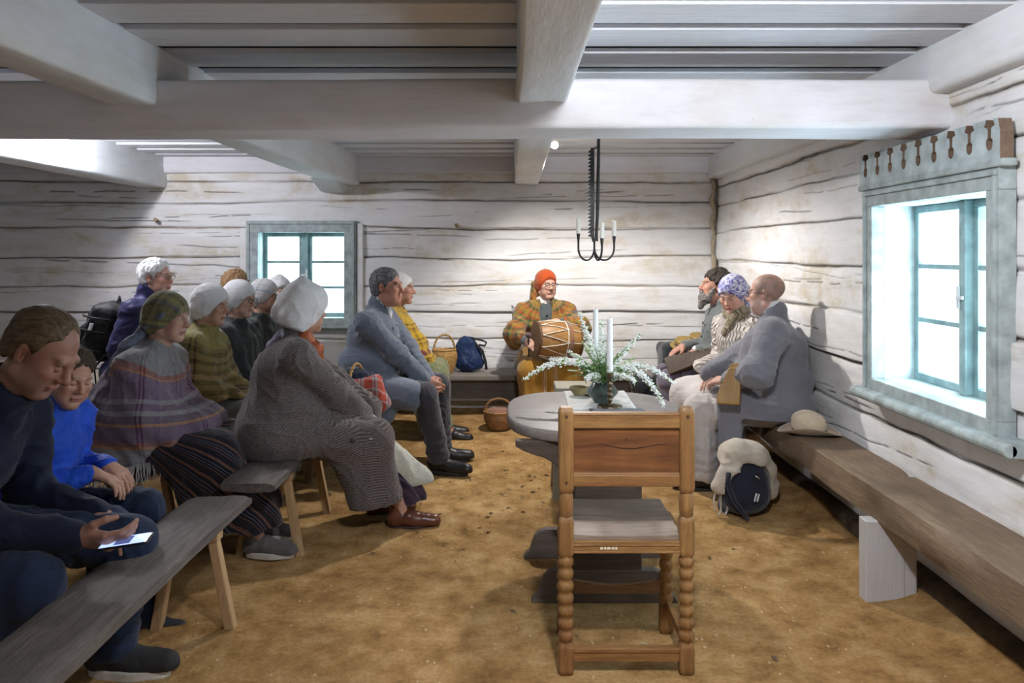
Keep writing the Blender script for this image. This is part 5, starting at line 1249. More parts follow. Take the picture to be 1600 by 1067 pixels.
def shawl(p, m, i=.05, bottom=None, slope=.0, k=.05, res=.009, ex=(), amp=.008, name='shawl', hole=.052, hang=.12):
    a = p.N-p.u*.03; c = p.S-p.u*.14
    pr = [cap(a, c-p.f*.01, .070, .125+i*.5, .05), ell(c, (.12+i, .17+i*.8, .15), k=.06), ell(p.P+p.u*.14, (.125*p.g+i, .175*p.g+i*.8, .20), k=.08)]
    for q in (-1, 1):
        pr += [cap(a, p.sh[q]-p.u*.055, .062, .060+i*.4, .05), cap(p.sh[q]-p.u*.055, p.el[q], .065+i*.5, .075+i*.6, .06), cap(p.el[q], p.wr[q]+V3(.03,-q*.02,.0), .075+i*.5, .060+i*.3, .06), cap(p.el[q], p.el[q]+V3(-.05,-q*.03,-hang), .08+i*.4, .10+i*.5, .08)]
    pr += [cap(a+p.lat*.02+p.f*.02, p.N+p.u*.005+p.f*.01, .075, .066, .02)]+list(ex)+p.neckhole(hole, .012)
    b = bottom if bottom is not None else p.P[2]-.10
    cut = lambda X, Y, Z: (b+slope*(X-p.P[0]))-Z+Y*0
    def fd(V):
        a_ = np.arctan2(V[:, 1], V[:, 0]-p.N[0]); h = np.clip((p.N[2]-V[:, 2])/.30, 0, 1)
        return .007*np.sin(a_*13+3*vnoise(V*4, 3))*h+.006*np.sin((V[:, 2]+V[:, 0]*.9)*44+4*vnoise(V*4, 8))*(1-h*.3)
    return p.garment(name, pr, m, res, amp, (7,7,9), cut=cut, pat='cape', fold=fd, wr=.4)
def fringe(p, n, path, L=.07, m=None, seed=1, parent=None):
    r = random.Random(seed); mb = MB()
    for i in range(n):
        a = path(i/(n-1)); d = V3(r.gauss(0,.012), r.gauss(0,.012), -L*r.uniform(.8,1.15)); mid = a+d*.5+V3(r.gauss(0,.008), r.gauss(0,.006), 0); mb.tube([a, mid, a+d], [.0024,.0026,.0018], 4)
    return tag(mb.build('fringe', m, parent or p.root), kind='stuff')
shawl(p, PY, .062, hang=.05, ex=[cap(p.S+p.f*.03-p.u*.1, p.P+V3(.20,-.02,.18), .11, .14, .07)]); RUST = fabric('dark_red_cloth', (.13,.025,.02)); GREENSK = plaid('green_stripe', [(0,(.16,.18,.09)),(.5,(.24,.25,.14)),(.7,(.10,.12,.05)),(.8,(.3,.3,.2))], [(0,(.16,.18,.09)),(.5,(.2,.2,.1))], .05, .08)
p.skirt(GREENSK, .12, .14, front=-.06, back=-.16); p.mass('bundle', [ell(p.P+V3(.24,-.05,.12), (.12,.15,.09))], RUST, .01, .012, 14); p.shoes(BLKL, SOLEB, .15)

# --- 3 woman in herringbone coat, seen from behind
TWEED = herringbone('brown_herringbone', (.045,.036,.036), (.19,.165,.16), .017)
p = Person((-1.235, 4.16, 0), .36, 'person in a brown herringbone coat and white headscarf, sitting with their back turned', seat=.455, lean=.16, sc=1.02, head=(.35,.05,0), nl=.14, nlen=.145, knee=.47, feet=(.62,.55), footy=.12, spread=.11, handR=(-.82, 4.30, .63), handL=(-.80, 4.46, .63), elbR=(-.3,-.8,-.6), sw=.19, girth=1.3, skin=(.5,.3,.22))
p.body(); s_ = p.scarf(WHITE_SC, .034, peak=.022, plane=((.11,0,.07), (.86,0,-.5)), tail=False, low=-.075, drop=.03, amp=.008, res=.005, fq=7)
p.mass('neck_scarf', [cap(p.N+p.f*.03+p.u*.01+V3(0,-.05,0), p.N-p.u*.05+p.f*.10+V3(0,-.07,0), .042, .045, .02), cap(p.N-p.f*.06+p.u*.0, p.N+p.f*.03+p.u*.015+V3(0,-.06,0), .035, .04, .02), cap(p.N+p.f*.10-p.u*.05+V3(0,-.07,0), p.N+p.f*.13-p.u*.13+V3(0,-.06,0), .04, .03, .02)], plain('orange_red_silk', (.36,.085,.025), .5, var=.5, scale=20, bump=.1), .006, .006, 30)
p.mass('scarf_end', [cap(p.N-p.f*.075-p.u*.0+V3(0,-.02,0), p.N-p.f*.10-p.u*.06+V3(0,.03,0), .035, .04, .02), cap(p.N-p.f*.10-p.u*.06+V3(0,.03,0), p.N-p.f*.09-p.u*.09+V3(0,.10,0), .03, .03, .02)], plaid('blue_grey_check', [(0,(.3,.32,.4)),(.5,(.12,.12,.18)),(.7,(.45,.45,.5))], [(0,(.35,.37,.45)),(.6,(.2,.1,.15))], .05, .05), .007, .003, 25, pat=patxyz)
cx_ = [cap(p.hip[q]+V3(-.03,q*.02,.01), p.kn[q]+V3(.01,0,.01), .135, .092, .06) for q in (-1, 1)]+[cap(p.kn[q]+V3(-.03,0,-.01), V3(p.kn[q][0]+.05, q*.12, .20), .085, .075, .05) for q in (-1, 1)]+[cap(p.kn[-1]+V3(.0,-.02,-.02), V3(p.kn[-1][0]+.05,-.165,.20), .085, .08, .05), cap(p.kn[-1]+V3(-.10,-.03,-.04), V3(p.kn[-1][0]-.05,-.18,.18), .08, .08, .05), cap(V3(p.kn[-1][0]+.05,-.16,.20), V3(p.kn[-1][0]+.05,.0,.20), .07, .06, .05)]+[cap(p.kn[-1]+V3(-.17,-.01,-.03), V3(p.kn[-1][0]-.05,-.14,.19), .085, .075, .06), cap(p.P+V3(-.06,-.05,.02), p.P+V3(-.07,.05,.02), .165, k=.06), ell(p.P+p.u*.27-p.f*.03, (.14,.19,.17), k=.06)]
def ct(X, Y, Z): u = np.minimum(.44-Z, (.18-X)*1.0); return np.maximum(.17-Z+.12*(X-.5), u)+Y*0
p.garment('coat', p.torso(.05, .03, .05)+p.arms(.034, .052, back=.0, k=.035)+p.collar(.02,.082)+cx_+p.neckhole(.066), TWEED, .008, .010, (8,8,8), cut=ct)
mb = MB(); mb.sphere(p.kn[-1]+V3(-.13,-.125,.03), (.014,.006,.014), 12, 6); mb.build('button', plain('dark_button', (.05,.035,.03), .4), p.root, smooth=True)
p.skirt(plaid('purple_stripe', [(0,(.03,.02,.035)),(.35,(.16,.11,.2)),(.5,(.03,.02,.03)),(.75,(.09,.05,.08))], [(0,(.03,.02,.035)),(.5,(.06,.04,.07))], .045, .2), .12, .13, front=.07, waist=False, wid=.04)
p.skirt(fabric('pale_apron', (.52,.53,.47), 90, .18), .09, .22, front=.10, back=.12, name='apron', waist=False, wid=.03)
p.shoes(TANL, plain('dark_sole', (.04,.02,.015), .6), .17, yaws=(-.25, 0), high=.03)

# --- 4 woman in grey and violet plaid shawl, foreground left
PV = plaid('violet_grey_plaid', [(0,(.24,.23,.24)),(.16,(.06,.02,.03)),(.19,(.24,.23,.24)),(.22,(.06,.02,.03)),(.25,(.24,.23,.24)),(.62,(.26,.25,.26)),(.9,(.2,.18,.22))],
    [(0,(.26,.26,.27)),(.24,(.28,.07,.04)),(.27,(.45,.17,.03)),(.285,(.15,.07,.15)),(.36,(.14,.06,.14)),(.42,(.27,.25,.27)),(.45,(.13,.06,.13)),(.50,(.30,.28,.30)),(.53,(.10,.05,.09)),(.58,(.45,.18,.04)),(.60,(.14,.06,.14)),(.70,(.28,.07,.04)),(.73,(.5,.2,.04)),(.75,(.28,.28,.29))], .30, .66, .60)
p = Person((-1.93, 4.02, 0), -.04, 'person in a violet and grey plaid shawl with a green headscarf, on the plank bench', seat=.445, lean=.20, sc=1.0, head=(-.06,.10,0), nl=.20, nlen=.15, knee=.47, feet=(.68,.60), footy=.12, spread=.12, sw=.185, girth=1.2, skin=(.50,.31,.23), handR=(-1.60,3.95,.64), handL=(-1.60,4.10,.64))
p.body(nose=1.2, jaw=.95, redness=.4)
OLIVE = plaid('olive_print', [(0,(.17,.16,.07)),(.3,(.09,.09,.07)),(.38,(.10,.12,.17)),(.5,(.30,.27,.13)),(.7,(.13,.12,.055)),(.85,(.22,.22,.13))], [(0,(.2,.18,.08)),(.35,(.11,.1,.06)),(.55,(.28,.25,.13)),(.75,(.14,.13,.08))], .10, .12)
p.scarf(OLIVE, .016, plane=((.085,0,.045), (.78,0,-.62)), tails=[[(-.10,0,-.06), (-.13,-.05,-.12), (-.17,-.08,-.22), (-.2,-.10,-.32)], [(-.10,0,-.06), (-.14,.01,-.12), (-.18,-.02,-.2)]])
BSC = plain('slate_blue_cotton', (.13,.15,.20), .8, var=.25, scale=10)
p.mass('scarf_end', [cap(p.h(-.10,-.03,-.06), p.h(-.15,-.09,-.15), .03, .035, .02), cap(p.h(-.15,-.09,-.15), p.h(-.20,-.13,-.28), .035, .03, .02), cap(p.h(.02,-.088,.03), p.h(-.08,-.07,-.05), .010, .016, .01)], BSC, .006, .006, 30)
sh4 = shawl(p, PV, .052, bottom=.45, slope=.12, ex=[cap(p.S-p.f*.05-p.u*.1, p.P+V3(-.15,-.05,.0), .12, .14, .10), cap(p.P+V3(-.08,-.08,.14), p.P+V3(-.19,-.13,-.06), .15, .12, .10), cap(p.el[-1], p.kn[-1]+V3(-.16,.02,.07), .11, .08, .08)], hang=.16)
FRM = fabric('grey_fringe', (.40,.39,.40), 200)
def hem4(t):
    a = -2.6+t*2.35; return V3(p.P[0]+.0+.27*math.cos(a), .285*math.sin(a), .47+.12*(.27*math.cos(a)))+V3(0,-.005,0)
fringe(p, 110, hem4, .085, FRM, 2)
STR4 = plaid('dark_striped_skirt', [(0,(.012,.012,.018)),(.18,(.17,.085,.055)),(.22,(.10,.035,.03)),(.25,(.20,.10,.065)),(.32,(.012,.012,.02)),(.50,(.15,.16,.22)),(.53,(.012,.012,.02)),(.66,(.19,.18,.20)),(.685,(.012,.012,.02)),(.80,(.13,.065,.045)),(.85,(.015,.015,.02))], [(0,(.012,.012,.018)),(.5,(.014,.012,.018))], .068, .3, .12)
p.skirt(STR4, .19, .16, front=-.02, back=-.22, k=.10, pleats=16, pa=.010, res=.010)
SNK = fabric('grey_canvas', (.12,.11,.11), 300); WSOLE = plain('white_rubber', (.60,.57,.52), .6, var=.1)
p.shoes(SNK, WSOLE, .16, white=True)

# --- 5 woman in olive and brown shawl
PO = plaid('olive_brown_shawl', [(0,(.28,.24,.07)),(.42,(.08,.05,.02)),(.46,(.28,.24,.07)),(.52,(.08,.05,.02)),(.56,(.26,.22,.08)),(.9,(.2,.17,.07))], [(0,(.28,.24,.08)),(.30,(.17,.11,.05)),(.34,(.05,.03,.02)),(.40,(.22,.14,.07)),(.46,(.05,.03,.02)),(.50,(.2,.13,.06)),(.56,(.06,.035,.02)),(.62,(.24,.15,.08)),(.68,(.06,.035,.02)),(.74,(.2,.13,.06)),(.80,(.06,.04,.02)),(.86,(.26,.17,.08))], .35, .48, .62)
p = Person((-1.99, 4.86, ground(-2.08,4.86)), -.05, 'person in an olive and brown striped shawl with a white headscarf, behind the violet shawl', seat=.43, lean=.14, sc=.98, head=(-.05,.10,0), nl=.16, knee=.45, feet=(.5,.45), spread=.09, skin=(.47,.28,.20), girth=1.05)
p.body(redness=.6, eyes='closed'); p.scarf(WHITE_SC, .022, plane=((.085,0,.050), (.80,0,-.6)), amp=.007)
shawl(p, PO, .055, bottom=.60, slope=.05, hang=.10); FR5 = fabric('olive_fringe', (.22,.18,.09), 200)
fringe(p, 90, lambda t: V3(.03+.27*math.cos(-2.6+t*2.9), .27*math.sin(-2.6+t*2.9), .62), .09, FR5, 3)
p.skirt(fabric('grey_green_skirt', (.17,.18,.15), 200), .16, .12)

# --- 6, 7, 8, 9 women farther along the row
BLKS = herringbone('black_knit', (.012,.014,.016), (.05,.055,.055), .02); DKS = fabric('dark_green_skirt', (.05,.055,.05), 200)
p = Person((-1.98, 5.42, ground(-2,5.4)-.05), -.10, 'person in glasses, white headscarf and black knitted shawl, third in the row', seat=.44, lean=.10, sc=1.0, head=(-.12,.08,0), nl=.14, knee=.44, skin=(.50,.32,.24), girth=1.1)
p.body(redness=.6); p.scarf(WHITE_SC, .018, plane=((.085,0,.048), (.80,0,-.6))); p.glasses(plain('dark_frame', (.04,.02,.015), .3)); shawl(p, BLKS, .06, bottom=.50, res=.011); p.skirt(DKS, .15, .12, res=.014)
p = Person((-1.99, 5.92, ground(-2,5.9)-.08), -.05, 'person in a white headscarf with a red and blue woven band, fourth in the row', seat=.45, lean=.12, sc=.99, head=(.08,.10,0), nl=.2, knee=.44, skin=(.42,.24,.17), girth=1.0)
PBND = plaid('white_scarf_banded', [(0,(.62,.62,.62)),(.48,(.55,.30,.22)),(.52,(.62,.6,.6)),(.56,(.22,.28,.38)),(.62,(.6,.6,.6)),(.72,(.35,.35,.38)),(.75,(.62,.62,.62))], [(0,(.64,.64,.64)),(.35,(.6,.38,.3)),(.39,(.62,.62,.62)),(.62,(.2,.26,.36)),(.66,(.62,.62,.62))], .2, .16)
p.body(redness=.5); p.scarf(PBND, .014, plane=((.085,0,.052), (.80,0,-.6))); p.hair(hairmat('dark_hair', (.02,.015,.012), (.07,.05,.04)), infl=.004, plane=((.07,0,.045), (.80,0,-.45)), lo=-.06); shawl(p, BLKS, .045, bottom=.52, res=.012); p.skirt(DKS, .15, .12, res=.014)
p = Person((-1.93, 6.42, ground(-2,6.4)-.10), -.95, 'person in white headscarf and dark checked shawl facing the camera by the back window', seat=.45, lean=.06, sc=.98, head=(.12,.05,.02), nl=.08, knee=.42, skin=(.50,.30,.22), girth=1.0)
p.body(redness=.8, brow=(.06,.04,.03)); p.scarf(WHITE_SC, .014, peak=.015, plane=((.080,0,.062), (.72,0,-.69))); p.hair(hairmat('dark_hair', 0, 0), infl=.006, plane=((.072,0,.055), (.9,0,-.35)), lo=-.05)
PD = plaid('dark_check_shawl', [(0,(.05,.055,.06)),(.4,(.12,.12,.13)),(.5,(.03,.03,.035)),(.8,(.10,.09,.09))], [(0,(.05,.055,.06)),(.3,(.14,.13,.13)),(.4,(.03,.03,.035)),(.7,(.09,.06,.06))], .09, .09)
shawl(p, PD, .05, bottom=.50, res=.011, ex=[cap(p.N-p.u*.02, p.N+p.u*.035, .085, .078, .03)]); p.skirt(DKS, .15, .12, res=.014)
p = Person((-2.26, 6.28, ground(-2.4,6.3)-.10), .75, 'person with light brown hair, only the crown of the head showing behind the row', seat=.50, lean=.04, sc=1.02, head=(.1,-.1,0), nl=.1, knee=.42, skin=(.48,.3,.22))
p.body(res=.016, fr=.006); p.hair(hairmat('light_brown_hair', (.14,.08,.035), (.36,.22,.11)), infl=.016, plane=((.065,0,.05), (.8,0,-.6))); p.garment('sweater', p.torso(.025)+p.arms(.015), fabric('beige_knit', (.3,.26,.2)), .012); p.trousers(CHAR, res=.014); p.shoes(BLKL, SOLEB, res=.01)

# --- 10 white-haired man with backpack
p = Person((-2.63, 5.36, ground(-2.6,5.3)-.05), .02, 'person with white hair and glasses in a dark blue jacket wearing a black backpack', seat=.62, lean=.26, sc=1.02, head=(-.15,.02,0), nl=.14, nlen=.14, knee=.44, feet=(.42,.36), spread=.12, skin=(.56,.32,.25), girth=1.05, handR=(-2.35,5.22,.78), handL=(-2.35,5.45,.78))
NVJ = fabric('navy_jacket', (.026,.026,.085), 200, .2, .5, .15, .05)
p.body([(p.hand(-1, (.9,.2,-.3), (0,0,-1), (.3,)*4), p.wr[-1]+V3(.06,0,0))], redness=1., eyes='open', jaw=1.1); p.hair(hairmat('white_hair', (.50,.50,.50), (.85,.85,.86)), infl=.016, plane=((.052,0,.064), (.70,0,-.50)), lo=-.07, amp=.006)
p.glasses(plain('thin_frame', (.12,.09,.07), .3)); p.garment('jacket', p.torso(.035, .02)+p.arms(.03, .042)+p.collar(.06,.085)+p.neckhole(.066), NVJ, .009, .009, (10,10,14)); p.trousers(fabric('dark_trousers', (.02,.022,.04), 200), res=.012); p.shoes(BLKL, SOLEB, res=.009)
BP = fabric('black_pack', (.012,.012,.014), 200, .3, .6, .3, .1); Rb = rotm(0, .26)
def bp(*c): return p.P+p.u*c[2]+p.f*c[0]+V3(0, c[1], 0)
bag = empty('backpack', tuple(p.l2w(V3(0,0,0))), p.yaw, 'black backpack with a small white tag on the back of the white-haired man', 'bag'); bag.scale = (p.sc*.9,)*3; bag.location.z += .07; bag.location.x -= .01
o = solid('pack_body', [rbox(bp(-.225,0,.24), (.05,.095,.15), Rb, .055, .03), ell(bp(-.21,0,.43), (.07,.11,.05), Rb, k=.05)], BP, bag, .009, disp=lambda V: .006*fbm(V*16, 3, 3))
solid('front_pocket', [rbox(bp(-.325,0,.17), (.02,.075,.07), Rb, .04, .02), rbox(bp(-.315,0,.32), (.012,.065,.035), Rb, .03, .02)], BP, bag, .009, disp=lambda V: .006*fbm(V*20, 5, 3))
for zz in (.12, .26, .36):
    mb = MB(); mb.tube([bp(-.16,-.165,zz), bp(-.26,-.172,zz-.01), bp(-.34,-.155,zz-.015), bp(-.375,-.10,zz-.02)], .008, 6); mb.build('compression_strap', BP, bag, smooth=True)
mb = MB(); mb.tube([bp(-.12,-.13,.46), bp(-.02,-.175,.52), bp(.07,-.175,.48), bp(.12,-.17,.36), bp(.06,-.20,.2), bp(-.12,-.17,.1), bp(-.17,-.16,.0), bp(-.12,-.18,-.10)], [.014,.02,.02,.018,.014,.01,.007,.005], 8); mb.build('shoulder_strap', BP, bag, smooth=True)
mb = MB(); mb.tube([bp(-.19,-.03,.47), bp(-.20,0,.52), bp(-.19,.03,.47)], .008, 6); mb.build('grab_loop', BP, bag, smooth=True)
mb = MB(); mb.tube([bp(-.262,-.175,.31), bp(-.262,-.178,.26)], .014, 8); mb.build('white_tag', plain('white_plastic', (.7,.7,.7), .4), bag, smooth='auto')

WSOLE = plain('white_rubber', (.60,.57,.52), .6, var=.1)
# --- 11 father with phone, foreground left
JK = fabric('dark_navy_jacket', (.006,.010,.028), 250, .3, .75, .2, .1); JEAN = fabric('dark_denim', (.012,.021,.050), 500, .3, .85, .5, .1)
p = Person((-2.05, 2.60, ground(-2.0,2.66)), -.02, 'person in a dark navy jacket and jeans bending over a phone, bottom left', seat=.45, lean=.64, sc=1.15, head=(-.04,.66,0), nl=.34, nlen=.175, knee=(.50,.60), feet=(.36,.54), spread=.16, footy=.17, kz=.03, handR=(-1.385, 2.50, .60), handL=(-1.47, 2.78, .57), elbR=(-1,-.25,-.5), elbL=(-1,.2,-.5), sw=.195, girth=1.05, skin=(.34,.19,.14))
hr = p.hand(-1, (.86,-.10,-.12), (.0,.75,.55), (.55,.75,.8,.85), .45); hl = p.hand(1, (.8,-.3,-.3), (0,-.3,-1), (.4,)*4)
p.body([(hr, p.wr[-1]+V3(.06,0,0)), (hl, p.wr[1]+V3(.06,0,0))], eyes='closed', fr=.0032, hr=.0034, jaw=1.2, nose=1.15, redness=.7, stubble=(.22,.15,.12), brow=(.18,.12,.08))
HB = hairmat('brown_blond_hair', (.035,.022,.013), (.17,.115,.065))
p.hair(HB, plane=((.045,0,.082), (.66,0,-.44)), infl=.009, res=.0035, amp=.0022, freq=(9,55,30), lo=-.062, line=((-.10,-.09),(-.06,-.06),(-.035,-.038),(-.03,.004),(0,.010),(.03,.022),(.06,.028),(.085,.046),(.11,.03)))
p.garment('jacket', p.torso(.022, .02)+p.arms(.026, .042)+p.collar(.025,.092)+p.neckhole(.062, .012), JK, .008, .009, (9,9,12)); p.trousers(JEAN, .014, .068, res=.009); p.shoes(plain('black_suede', (.02,.02,.022), .8), WSOLE, .17, white=True)
ph = empty('smartphone', (-1.232, 2.492, .585), -.10, 'smartphone with a lit pale screen in the hand of the bending father', 'phone'); ph.rotation_euler = (.10, -.12, .10)
mb = MB(); mb.box(-.077, .077, -.037, .037, -.004, .004); mb.build('phone_body', plain('black_glass', (.01,.01,.014), .2), ph, bevel=.004); mb = MB(); mb.box(-.072, .064, -.033, .033, .0041, .0048); mb.build('screen', emis('screen_glow', (.42,.55,.95), .9), ph)
mb = MB(); mb.box(-.03, .02, -.026, .026, .0048, .0052); mb.build('screen_picture', emis('screen_dark', (.10,.12,.3), .5), ph)

# --- 12 boy in blue jacket
BLUE = fabric('bright_blue_jacket', (.012,.07,.50), 250, .25, .6, .2, .1)
p = Person((-1.985, 3.12, -.06), -.12, 'person in a bright blue jacket, a dark-haired boy leaning against his father', seat=.43, lean=.38, sc=.95, head=(-.42,.30,-.12), nl=.18, nlen=.13, knee=.50, feet=(.48,.52), spread=.12, footy=.12, kz=.10, sw=.15, girth=1.0, skin=(.50,.29,.21), handR=(-1.66, 3.08, .64), handL=(-1.66, 3.20, .64))
p.body([(p.hand(-1, (.85,.2,-.35), (.2,0,-1), (.5,)*4), p.wr[-1]+V3(.06,0,0)), (p.hand(1, (.85,-.2,-.35), (.2,0,-1), (.5,)*4), p.wr[1]+V3(.06,0,0))], eyes='closed', jaw=.9, nose=.85, fr=.0036, redness=.5); p.hair(hairmat('dark_brown_hair', (.018,.012,.008), (.075,.05,.03)), plane=((.090,0,.048), (.72,0,-.62)), infl=.018, res=.0042, amp=.004)
p.garment('jacket', p.torso(.04, .02)+p.arms(.034, .044)+p.collar(.03,.078)+p.neckhole(.058), BLUE, .008, .010, (9,9,13)); p.trousers(JEAN, .020, .068, res=.010)
p.shoes(plain('dark_sneaker', (.02,.022,.03), .5), WSOLE, .15, white=True, high=.0)

# --- 13 drummer
X13, Y13 = .285, 6.70; g13 = .12
PDm = plaid('tartan_shawl', [(0,(0.302,0.115,0.022)),(.2,(0.302,0.216,0.036)),(.3,(0.043,0.086,0.036)),(.42,(0.252,0.043,0.014)),(.55,(0.360,0.324,0.216)),(.57,(0.288,0.173,0.029)),(.75,(0.050,0.086,0.043)),(.88,(0.288,0.072,0.022))], [(0,(0.288,0.180,0.029)),(.2,(0.288,0.058,0.022)),(.32,(0.050,0.094,0.043)),(.48,(0.324,0.216,0.043)),(.62,(0.360,0.346,0.252)),(.64,(0.043,0.072,0.036)),(.8,(0.302,0.086,0.022))], .12, .13)
p = Person((X13, Y13, g13), -PI/2+.06, 'person with glasses, orange headscarf and tartan shawl holding a drum at the back wall', seat=.38, lean=.0, sc=1.0, head=(.32,.02,0), nl=.04, nlen=.145, knee=.44, feet=(.46,.46), spread=.15, footy=.13, handR=(.125, 6.26, .80), handL=(.355, 6.33, .955), elbR=(-.2,-1,-.7), elbL=(-.1,1,-.4), sw=.18, girth=1.15, skin=(.50,.30,.22))
hr = p.hand(-1, (.75,.35,-.15), (.1,.6,-.6), (1.1,1.1,1.1,1.1), .9); hl = p.hand(1, (.25,-.85,.0), (.35,0,-.9), (.3,.25,.3,.35), .2)
p.body([(hr, p.wr[-1]+V3(.05,0,0)), (hl, p.wr[1]+V3(.05,-.03,0))], redness=.4, brow=(.2,.15,.12)); p.glasses(plain('brown_frame', (.06,.035,.02), .3), .024, .018)
ORG = plaid('orange_scarf', [(0,(.40,.065,.012)),(.9,(.37,.06,.012))], [(0,(.40,.065,.012)),(.5,(.4,.075,.015))], .2, .2)
p.scarf(ORG, .012, plane=((.080,0,.064), (.90,0,-.45)), tail=False, fq=5); p.mass('scarf_fall', [p.hcap((-.07,-.075,.0), (-.06,-.09,-.12), .035, .035), p.hcap((-.06,-.09,-.12), (-.03,-.10,-.19), .035, .03), p.hcap((-.08,-.03,-.05), (-.08,-.05,-.18), .05, .05)], PDm, .007, .005, 30, pat=patxyz)
JG = fabric('dark_grey_jacket', (.065,.075,.078), 300, .1, .9); p.garment('jacket', p.torso(.012, .04)+p.arms(.008, .034)+p.neckhole(.062), JG, .009, .004)
p.mass('lace_collar', [cap(p.N+p.u*.005, p.N+p.u*.03, .064, .062, .01), cap(p.N+p.u*.012+V3(.03,-.05,0), p.N+p.u*.012+V3(.03,.05,0), .035, .035, .02)], fabric('ecru_lace', (.6,.55,.52), 80, .2), .006, .006, 60)
def sc13(X, Y, Z): return np.maximum(p.P[2]+.02-Z+.25*X, np.minimum(X-.035+np.abs(Y-.0)*.0, .050-np.abs(Y+.005)+.10*np.clip(p.S[2]-Z, -1, 0)))
p.garment('shawl', [cap(p.N-p.u*.03, p.S-p.u*.14, .075, .15, .05), ell(p.S-p.u*.14, (.145,.19,.15), k=.05)]+[cap(p.N-p.u*.03, p.sh[q]-p.u*.045, .078, .082, .05) for q in (-1, 1)]+[cap(p.sh[q]-p.u*.05, p.el[q]+V3(.0,q*.0,-.02), .080, .070, .05) for q in (-1, 1)]+[cap(p.el[q]+V3(0,0,-.02), p.el[q]*.4+p.wr[q]*.6, .070, .058, .05) for q in (-1, 1)]+[cap(p.el[q], p.el[q]+V3(-.03,0,-.10), .08, .06, .05) for q in (-1, 1)]+p.neckhole(.066, .01), PDm, .008, .006, (9,9,9), cut=sc13, pat='cape', fold=lambda V: .005*np.sin(V[:, 2]*50+V[:, 1]*40+3*vnoise(V*6, 3)), wr=.4)
MUS = plaid('mustard_skirt', [(0,(.30,.15,.02)),(.42,(.30,.15,.02)),(.50,(.45,.35,.2)),(.515,(.28,.08,.03)),(.53,(.45,.38,.25)),(.545,(.24,.06,.03)),(.56,(.42,.3,.15)),(.575,(.30,.15,.02))], [(0,(.31,.155,.022)),(.5,(.29,.14,.02))], .17, .3, .15)
p.skirt(MUS, .17, .06, front=.05, back=-.18, pat='az2' if False else 'az', pleats=20, pa=.010); buttons(p, [p.P+p.u*.40+p.f*.137, p.P+p.u*.30+p.f*.15], BLKL, .009); p.shoes(BLKL, SOLEB)
# the drum and its beater
dr = empty('drum', (.355, 6.235, .815), 0, 'barrel-shaped wooden drum laced with white cord on the lap at the back wall', 'drum'); dr.rotation_euler = (0, .10, .30)
DW = wood('drum_wood', (.24,.115,.03), (.42,.24,.08), 0, 4, .45, .15, (.2,.09,.03)); RX = Matrix.Rotation(PI/2, 3, 'Y')
mb = MB(); L = .35; prof = [(.0,-L/2),(.128,-L/2)]+[(.130+.026*math.cos(PI*(i/10-.5)), -L/2+.01+(L-.02)*i/10) for i in range(11)]+[(.128,L/2),(0,L/2)]; mb.lathe(prof, 40, M=RX); mb.build('shell', DW, dr, smooth='auto')
for s_ in (-1, 1):
    mb = MB(); mb.lathe([(.132,s_*L/2-.012*1),(.140,s_*L/2-.010),(.140,s_*L/2+.008),(.125,s_*L/2+.010),(0,s_*L/2+.009)], 40, M=RX); mb.build('hoop', wood('dark_hoop', (.09,.045,.02), (.2,.11,.05), 1), dr, smooth='auto')
CORD = plain('white_cord', (.70,.66,.58), .8, scale=60)
def dp(t, x): r_ = .134+.026*math.cos(PI*x/L*.98); return (x, r_*math.cos(t), r_*math.sin(t))
for k in range(9):
    t0 = 2*PI*k/9; mb = MB(); mb.tube([dp(t0+(.35*i/8 if i <= 8 else .35), -L/2+.01+(L*.62)*i/8) for i in range(9)], .0032, 6); mb.build('lacing', CORD, dr, smooth=True)
    mb = MB(); mb.tube([dp(t0+.35+(2*PI/9-.35)*i/8, -L/2+.01+L*.62*(1-i/8)) for i in range(9)], .0032, 6); mb.build('lacing', CORD, dr, smooth=True)
    mb = MB(); mb.tube([dp(t0+.35, L*.12+L*.38*i/6) for i in range(7)], .0032, 6); mb.build('lacing', CORD, dr, smooth=True)
mb = MB(); mb.lathe([(.163,.060),(.167,.062),(.165,.085),(.160,.086)], 40, M=RX); mb.build('woven_strap', plaid('strap_weave', [(0,(.25,.12,.07)),(.5,(.45,.4,.35)),(.7,(.15,.06,.04))], [(0,(.3,.15,.08)),(.5,(.5,.45,.4))], .02, .02), dr, smooth='auto')
mb = MB(); mb.tube([dp(2*PI*i/40, .045) for i in range(40)], .0038, 6, closed=True); mb.build('cord_ring', CORD, dr, smooth=True)
st = empty('drum_beater', (.135, 6.20, .79), 0, 'dark drum beater with a round felt head in the right hand of the drummer', 'drum stick')
mb = MB(); mb.tube([(.0,.0,-.10),(-.005,.0,.05)], .0065, 8); mb.build('stick', BLKL, st, smooth='auto'); mb = MB(); mb.sphere((-.006,0,.072), (.024,.024,.022), 16, 10); mb.build('felt_head', fabric('brown_felt', (.10,.07,.07)), st, smooth=True)

